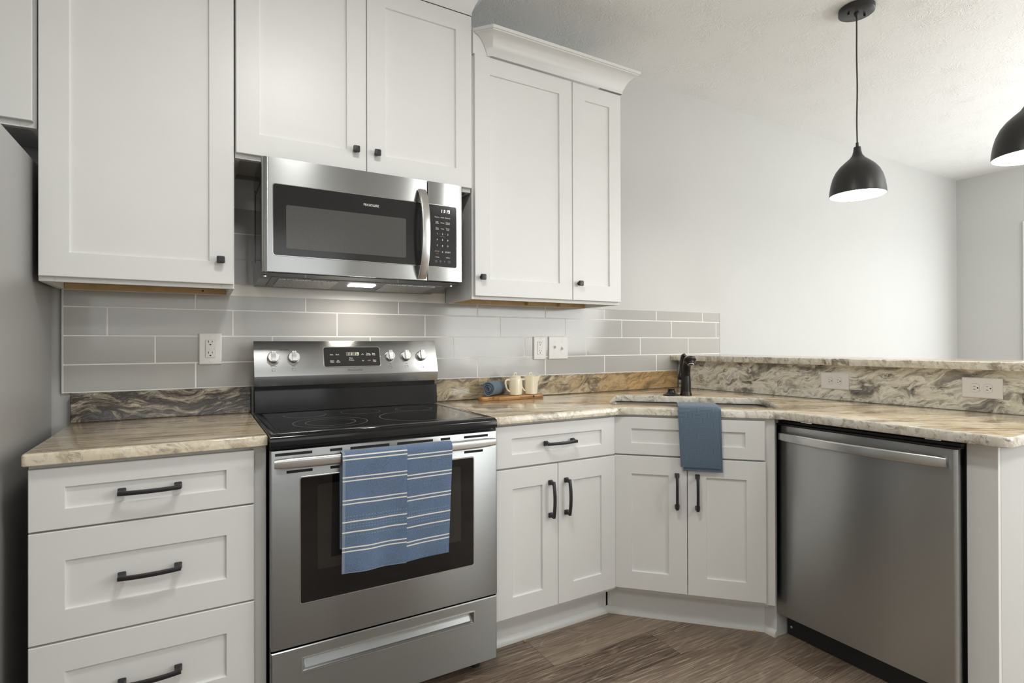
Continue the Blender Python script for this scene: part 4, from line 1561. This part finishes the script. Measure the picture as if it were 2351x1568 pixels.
# ------------------------------------------------------------------ striped towel on the oven handle
def cloth(name, label, path, w0, w1, th, mats, u0=0.0, nx=16, wave=None, voff=0.0, parent=None, cat=None):
    """path: [(p0(left end), p1(right end))] 3D pairs along the drape; v is length along it"""
    bm = nb()
    uvl = bm.loops.layers.uv.new('UVMap')
    rows = []
    v = voff
    prev = None
    for a, c in path:
        a, c = Vector(a), Vector(c)
        if prev is not None:
            v += ((a - prev[0]).length + (c - prev[1]).length) / 2
        prev = (a, c)
        rows.append((a, c, v))
    grid = []
    for i, (a, c, v) in enumerate(rows):
        r0 = []
        for k in range(nx + 1):
            u = k / nx
            p = a.lerp(c, u)
            if wave:
                p = p + wave(u, i / (len(rows) - 1), v)
            r0.append(p)
        grid.append(r0)
    # normals by finite difference
    top, bot = [], []
    for i in range(len(grid)):
        t0, t1 = [], []
        for k in range(nx + 1):
            du = grid[i][min(k + 1, nx)] - grid[i][max(k - 1, 0)]
            dv = grid[min(i + 1, len(grid) - 1)][k] - grid[max(i - 1, 0)][k]
            n = du.cross(dv).normalized()
            edge = min(k, nx - k, i, len(grid) - 1 - i)
            h = th / 2 * (1.0 if edge > 0 else .55)
            t0.append(bm.verts.new(grid[i][k] + n * h))
            t1.append(bm.verts.new(grid[i][k] - n * h))
        top.append(t0)
        bot.append(t1)
    width = (rows[0][1] - rows[0][0]).length

    def face(vs, uvs):
        f = bm.faces.new(vs)
        for l, q in zip(f.loops, uvs):
            l[uvl].uv = q
    def UV(i, k):
        return (u0 + width * k / nx, rows[i][2])
    for i in range(len(grid) - 1):
        for k in range(nx):
            ids = ((i, k), (i, k + 1), (i + 1, k + 1), (i + 1, k))
            face([top[a][c] for a, c in ids], [UV(a, c) for a, c in ids])
            ids = tuple(reversed(ids))
            face([bot[a][c] for a, c in ids], [UV(a, c) for a, c in ids])
    for i in range(len(grid) - 1):
        for k in (0, nx):
            face([top[i][k], top[i + 1][k], bot[i + 1][k], bot[i][k]], [UV(i, k), UV(i + 1, k), UV(i + 1, k), UV(i, k)])
    for i in (0, len(grid) - 1):
        for k in range(nx):
            face([top[i][k], bot[i][k], bot[i][k + 1], top[i][k + 1]], [UV(i, k), UV(i, k), UV(i, k + 1), UV(i, k + 1)])
    return obj(name, bm, mats, parent, smooth=60)


tw = thing('dish_towel', 'blue dish towel with white stripes folded over the oven handle', 'towel', (1.385, -.70, .50))


def drape(xl0, xr0, xl1, xr1, front_extra, zb_l, zb_r, zt=.8585, back=.56, dxb=0.0):
    """down the back of the bar, over it, and down the front"""
    out = []
    def yb(x):            # bar centre
        u = (x - 1.3795) / .3605
        return -.6965 - .014 * (1 - u * u)
    prof = [(.0130, back - .840), (.0130, .800 - .840), (.0130, .005), (.0105, .0135), (.0055, .0185), (0.0, .0203), (-.0055, .0185), (-.0110, .0125), (-.0135, .003)]
    for dy, dz in prof:
        out.append(((xl0, yb(xl0) + dy * 1.0 - (front_extra if dy < 0 else 0), .840 + dz), (xr0, yb(xr0) + dy - (front_extra if dy < 0 else 0), .840 + dz)))
    n = 22
    for k in range(1, n + 1):
        s = k / n
        zl = .843 + (zb_l - .843) * s
        zr = .843 + (zb_r - .843) * s
        out.append(((xl0 + (xl1 - xl0) * s, yb(xl0) - .0140 - front_extra - .004 * s, zl), (xr0 + (xr1 - xr0) * s, yb(xr0) - .0140 - front_extra - .004 * s, zr)))
    return out


def vlen(path, idx):
    v = 0
    for i in range(1, idx + 1):
        v += ((Vector(path[i][0]) - Vector(path[i - 1][0])).length + (Vector(path[i][1]) - Vector(path[i - 1][1])).length) / 2
    return v


def wv1(u, s, v):
    k = max(0, (s - .30)) * 1.4
    return Vector((0, -.010 * k * math.sin(u * 5.2 + .6) - .003 * k * math.sin(u * 11 + s * 4), .0015 * k * math.sin(u * 7)))


def wv2(u, s, v):
    k = max(0, (s - .30)) * 1.4
    return Vector((-.004 * k * u, .004 * k * math.sin(u * 4.2), 0))


p1 = drape(1.2035, 1.4035, 1.1985, 1.3990, .0135, .503, .495)
cloth('front_fold', None, p1, 0, 0, .005, M['towel_striped'], 0.0, 18, wv1, -vlen(p1, 5), tw)
p2 = drape(1.3920, 1.5660, 1.3960, 1.5520, .000, .493, .497)
cloth('side_fold', None, p2, 0, 0, .005, M['towel_striped'], .05, 14, wv2, -vlen(p2, 5) - .006, tw)
for ch in tw.children:
    ch.data.transform(Matrix.Translation((-1.385, .70, -.50)))

# blue waffle towel over the front of the sink
wt = thing('dish_towel', 'plain blue waffle-weave towel hanging over the counter front at the sink', 'towel', (2.59, -.86, .67))


def wf(u_l, u_r, depth, z):
    """point pair on the sink axis: u along the cabinet face, depth from the counter front edge inward"""
    o = Vector((DS / 2, DS / 2))           # on the line x + y = DS
    base = Vector((2.3785, DS - 2.3785))
    out = []
    for u in (u_l, u_r):
        q = base + e * u + nn * depth
        out.append((q.x, q.y, z))
    return tuple(out)


SHI = (SC.x + SC.y) / 2 ** .5 - .2 - DS / 2 ** .5      # inward distance of the sink's front rim
zt = ZT + .0052
for nm, u0, u1, du, zb, lift, vo in (('under_layer', .2420, .3930, .006, .6660, .0, .003), ('top_layer', .2270, .3830, .010, .6820, .0062, 0.0)):
    path = [wf(u0, u1, SHI + .012, .80), wf(u0, u1, SHI + .0085 + 0, .905), wf(u0, u1, SHI + .004, zt + lift - .0025), wf(u0, u1, SHI - .004, zt + lift)]
    for k in range(1, 4):
        path.append(wf(u0, u1, SHI * (1 - k / 4), zt + lift + .0004 * math.sin(k * 1.3)))
    path += [wf(u0, u1, .002, zt + lift - .0008), wf(u0, u1, -.0045 - lift * .6, zt + lift - .006), wf(u0, u1, -.0065 - lift, zt - .014)]
    for k in range(1, 15):
        s = k / 14
        path.append(wf(u0 + du * s, u1 + du * s, -.0066 - lift - .005 * math.sin(s * 2.6), .905 + (zb - .905) * s))
    cloth(nm, None, path, 0, 0, .0055, M['waffle'], 0, 12, lambda u, s, v: Vector((0, 0, .002 * math.sin(u * 3.2) * max(0, s - .7))), vo, wt)
for ch in wt.children:
    ch.data.transform(Matrix.Translation((-2.59, .86, -.67)))

# ------------------------------------------------------------------ dishwasher
dw = thing('dishwasher', 'stainless dishwasher under the peninsula counter', 'dishwasher', (2.850, -1.0245, 0), R(-90))
# local: x runs from the sink corner to the peninsula end, -y outward, +y into the cabinet
bm = nb(); box(bm, .006, .613, .052, .55, .09, .868); obj('tub', bm, M['dark'], dw, smooth=0)
bm = nb()
zt0, zt1 = .1000, .8560
rr_ = .011
pl = [(.6065, .048)]
for k in range(8):
    a = R(90 * k / 7)
    pl.append((.6065 - rr_ + rr_ * math.cos(a), rr_ - rr_ * math.sin(a)))
for k in range(5):
    a = R(90 + 90 * k / 4)
    pl.append((.0005 + .004 + .004 * math.cos(a), .004 - .004 * math.sin(a)))
pl.append((.0005, .048))
rings(bm, [[(x, y, zt0) for x, y in pl], [(x, y, zt1) for x, y in pl]])
dd = obj('door', bm, M['steel_dw'], dw, smooth=50)
bm = nb()
pts = []
for k in range(25):
    u = -1 + 2 * k / 24
    pts.append((.3040 + u * .2790, -.0145 - .030 * (1 - u * u), .8150))
sweep(bm, pts, rrect(-.0075, .0075, -.0180, .0180, .0072, 5), scale=[.86, .97] + [1.0] * 21 + [.97, .86])
for x in (.040, .568):
    box(bm, x - .012, x + .012, -.018, -.0002, .804, .826, .003, 2)
obj('handle', bm, M['steel_bar'], dd)
bm = nb()
box(bm, .000, .611, -.0005, .046, .8570, .8635, .0015)
box(bm, .000, .612, .016, .046, .8640, .8735, .001)
obj('control_strip', bm, M['plastic_black'], dw, smooth=0)
bm = nb(); box(bm, .004, .613, .050, .070, .8690, .8835); obj('top_trim', bm, M['plastic_black'], dw, smooth=0)
for x in (.125, .545):
    bm = nb(); box(bm, x - .012, x + .012, .018, .049, .8740, .8785, .001); box(bm, x - .035, x - .012, .024, .030, .8740, .8765); obj('mounting_bracket', bm, M['chrome'], dw, smooth=0)
bm = nb(); box(bm, .006, .613, .062, .072, .004, .0975, .001); kp = obj('kick_plate', bm, M['plastic_black'], dw, smooth=0)
bm = nb(); lathe(bm, [(.005, 0), (.005, .002), (.0002, .0025)], (.024, .0618, .036), 12, True, False, M4=Matrix.Rotation(R(90), 4, 'X')); obj('screw', bm, M['chrome'], kp)

# ------------------------------------------------------------------ cutting board group
BR = R(4)
bo = thing('cutting_board', 'small wooden cutting board with a handle on the stone counter', 'board', (2.15, -.095, ZT + .0005), BR)
out = [(-.178, -.020), (-.170, -.024), (-.140, -.020), (-.120, -.022), (-.100, -.050), (-.060, -.056), (.0, -.055), (.10, -.050), (.150, -.050), (.165, -.045), (.168, .0), (.165, .045), (.10, .050), (-.06, .052), (-.10, .046), (-.120, .018), (-.140, .014), (-.170, .018), (-.178, .012)]
sm = fillet(out, [.006] * len(out), 3)
bm = nb(); slab(bm, sm, [], 0, .0185, .004, 0, 0); obj('board', bm, M['board'], bo, smooth=50)
bm = nb(); lathe(bm, [(.0055, 0), (.0055, .0012), (.0001, .0013)], (.10, -.0498, .010), 10, True, False, M4=Matrix.Rotation(R(90), 4, 'X')); obj('knot', bm, M['slot'], bo)
ZBd = ZT + .0195

rt = thing('rolled_towel', 'rolled slate-blue cloth lying on the cutting board', 'towel', (2.064, -.082, ZBd), R(-54))
# local: axis along y, near end towards -y
bm = nb()
uvl = bm.loops.layers.uv.new('UVMap')
turns, steps = 3.6, 110
r_in, r_out, th = .004, .0335, .0052
prof = []
for k in range(steps + 1):
    s = k / steps
    a = 2 * math.pi * turns * s - .8
    r = r_in + (r_out - r_in) * s
    r *= 1 + .05 * math.sin(3 * a + 1)
    prof.append((r, a))
def spi(r, a, yy):
    return (r * math.cos(a) * .90, yy, .0345 + r * math.sin(a) * 1.02)
L = .062
vo = []
for r, a in prof:
    yo = .004 * math.sin(a * .7)
    vo.append((bm.verts.new(spi(r + th / 2, a, -L + yo)), bm.verts.new(spi(r - th / 2 + .0002, a, -L + yo)), bm.verts.new(spi(r - th / 2 + .0002, a, L)), bm.verts.new(spi(r + th / 2, a, L))))
arc = 0
for i in range(len(vo) - 1):
    a, c = vo[i], vo[i + 1]
    arc2 = arc + prof[i][0] * (prof[i + 1][1] - prof[i][1])
    for (m, n) in ((0, 1), (1, 2), (2, 3), (3, 0)):
        f = bm.faces.new((a[m], c[m], c[n], a[n]))
        ys = {0: -L, 1: -L, 2: L, 3: L}
        for l, q in zip(f.loops, ((arc, ys[m]), (arc2, ys[m]), (arc2, ys[n]), (arc, ys[n]))):
            l[uvl].uv = q
    arc = arc2
bm.faces.new(list(reversed(vo[0])))
bm.faces.new(vo[-1])
obj('cloth_roll', bm, M['waffle'], rt, smooth=60)


def pitcher(label, x, y, rot, spout):
    t = thing('cream_pitcher' if spout else 'sugar_pot', label, 'pitcher' if spout else 'sugar pot', (x, y, ZBd + .0004), rot)
    n = 8
    a0 = math.pi / 8
    bm = nb()
    prof = [(.0290, 0), (.0325, .002), (.0330, .006), (.0345, .060), (.0360, .088)] if spout else [(.0290, 0), (.0325, .002), (.0332, .006), (.0340, .066), (.0330, .076), (.0285, .083), (.0265, .085)]
    lps = []
    for r, z in prof + [(prof[-1][0] - .0035, prof[-1][1]), (prof[-2][0] - .0045, prof[-2][1] - .004)]:
        lp = []
        for k in range(n):
            for sgn in (-.10, .10):
                a = a0 + 2 * math.pi * k / n + sgn
                rr = r
                if spout and z > .055:
                    dx = math.cos(a)
                    if dx > .8:
                        rr = r + (z - .055) / .033 * .012
                lp.append((rr * math.cos(a), rr * math.sin(a), z + (.003 if spout and z > .08 and math.cos(a) > .8 else 0)))
        lps.append(lp)
    rings(bm, lps)
    obj('body', bm, M['cream'], t, smooth=25)
    bm = nb()
    hp = [(-.0325, 0, .072), (-.045, 0, .0745), (-.0535, 0, .070), (-.055, 0, .058), (-.052, 0, .042), (-.046, 0, .028), (-.038, 0, .019), (-.031, 0, .0165)]
    sweep(bm, hp, circ(.0048, 10, .0065), up=Vector((0, 1, 0)), scale=[1.15, 1.1, 1, .95, .95, .95, 1, 1.1])
    obj('handle', bm, M['cream'], t)
    zt_ = .0855 if not spout else .0835
    bm = nb(); lathe(bm, [(.0300 if spout else .0262, 0), (.0300 if spout else .0262, .0035), (.022, .0075), (.008, .0095), (.0005, .0098)], (0, 0, zt_), 20, True, False)
    ld = obj('lid', bm, M['cream'], t)
    bm = nb()
    rp = [(.0075 * math.cos(R(-35 + 250 * k / 14)), 0, zt_ + .0135 + .0078 * math.sin(R(-35 + 250 * k / 14))) for k in range(15)]
    sweep(bm, rp, circ(.0024, 8), up=Vector((0, 1, 0)))
    obj('lid_loop', bm, M['cream'], ld)


pitcher('cream ceramic lidded sugar pot beside the rolled blue cloth', 2.170, -.104, R(-2), False)
pitcher('cream ceramic lidded pitcher with a pouring lip at the board end', 2.258, -.104, R(-2), True)

# ------------------------------------------------------------------ pendant lamps
def pendant(label, x, y):
    t = thing('pendant_lamp', label, 'lamp', (x, y, 1.870), 0, 'black pendants above the bar')
    bm = nb()
    lathe(bm, [(.074, .8695), (.074, .850), (.070, .8470), (.012, .8470), (.012, .846), (.008, .835), (.0045, .828)], n=40, cap0=True)
    cn = obj('canopy', bm, M['shade_black'], t)
    for s in (-1, 1):
        bm = nb(); lathe(bm, [(.005, 0), (.005, -.010), (.0002, -.011)], (s * .041 * math.cos(.4), -s * .041 * math.sin(.4), .8468), 10, True); obj('canopy_screw', bm, M['shade_black'], cn)
    bm = nb()
    sweep(bm, [(.0012 * math.sin(k * .55), .0008 * math.sin(k * .4), .832 - (.832 - .235) * k / 24) for k in range(25)], circ(.0033, 8), up=Vector((1, 0, 0)))
    obj('cord', bm, M['shade_black'], t)
    outer = [(.006, .245), (.0065, .226), (.014, .2245), (.0150, .219), (.0165, .205), (.021, .188), (.032, .172), (.052, .155), (.072, .136), (.089, .113), (.101, .086), (.109, .055), (.1135, .025), (.1150, .004), (.1150, 0)]
    inner = [(r - .0022, z + .0006) for r, z in reversed(outer[5:])]
    bm = nb(); lathe(bm, outer + inner[:1], n=48)
    sh = obj('shade', bm, M['shade_black'], t, smooth=60)
    bm = nb(); lathe(bm, inner + [(.001, inner[-1][1])], n=48); obj('shade_lining', bm, M['shade_white'], t, 'bright white inside of the shade', smooth=60)
    bm = nb(); lathe(bm, [(.0002, .040), (.014, .042), (.024, .052), (.030, .068), (.029, .084), (.022, .104), (.0145, .120), (.0135, .150), (.0002, .150)], n=24); obj('bulb', bm, M['bulb'], t)
    l = bpy.data.lights.new('pendant_glow', 'POINT')
    l.energy = 3.2
    l.color = (1.0, .94, .85)
    l.shadow_soft_size = .03
    o = bpy.data.objects.new('pendant_glow', l)
    o.location = (x, y, 1.870 + .022)
    COL.objects.link(o)


pendant('black dome pendant lamp hanging whole in view above the bar', 3.484, -1.010)
pendant('black dome pendant lamp cut off by the picture edge above the bar end', 3.484, -1.621)

# kitchen ceiling fixture, then two made-up copies housing the added fills (outside the frame)
for lx, ly, lab in ((1.23, -1.52, 'flush round ceiling light nearest the range'), (3.15, -3.2, 'added round fill light on the ceiling behind the peninsula end'), (.25, -3.3, 'added round fill light on the ceiling behind the refrigerator')):
  cf = thing('ceiling_light', lab, 'light', (lx, ly, CEIL))
  bm = nb(); lathe(bm, [(.17, 0), (.17, -.02), (.16, -.03)], n=40, cap0=True); obj('rim', bm, M['trim'], cf)
  bm = nb(); lathe(bm, [(.158, -.03), (.14, -.045), (.08, -.058), (.001, -.062)], n=40); obj('diffuser', bm, M['fixture'], cf)

# made-up bowl around the added ceiling fill at the dining end (outside the frame)
bp_ = thing('fill_light_bowl', 'black bowl added to house the upward fill light at the dining end', 'lamp', (5.4, -2.9, 1.66))  # unseen housing made up for the ceiling fill
bm = nb(); lathe(bm, [(.0005, 0), (.08, .008), (.16, .04), (.21, .09), (.225, .14), (.222, .14), (.206, .092), (.157, .044), (.079, .012), (.0005, .004)], n=40); obj('bowl', bm, M['shade_black'], bp_)
bm = nb()
for k in range(3):
    a = 2 * math.pi * k / 3
    sweep(bm, [(.222 * math.cos(a), .222 * math.sin(a), .138), (.004 * math.cos(a), .004 * math.sin(a), .60)], circ(.002, 6), up=Vector((.3, .5, .1)))
sweep(bm, [(0, 0, .60), (0, 0, 1.065)], circ(.0035, 8), up=Vector((1, 0, 0)))
obj('cord', bm, M['shade_black'], bp_)
bm = nb(); lathe(bm, [(.06, 1.082), (.06, 1.066), (.001, 1.064)], n=24, cap0=True); obj('canopy', bm, M['shade_black'], bp_)

# two chips of debris on the floor
for x, y, lab in ((2.805, -.957, 'tan crumb on the floor before the corner filler panel'), (1.955, -.541, 'tan crumb on the floor under the base cabinet beside the range')):
    bm = nb(); box(bm, -.007, .007, -.004, .004, 0, .006, .002, 2); bm.transform(TR(x, y, .0003) @ Matrix.Rotation(.6, 4, 'Z'))
    tag(obj('crumb', bm, M['crumb'], None), lab, 'crumb')
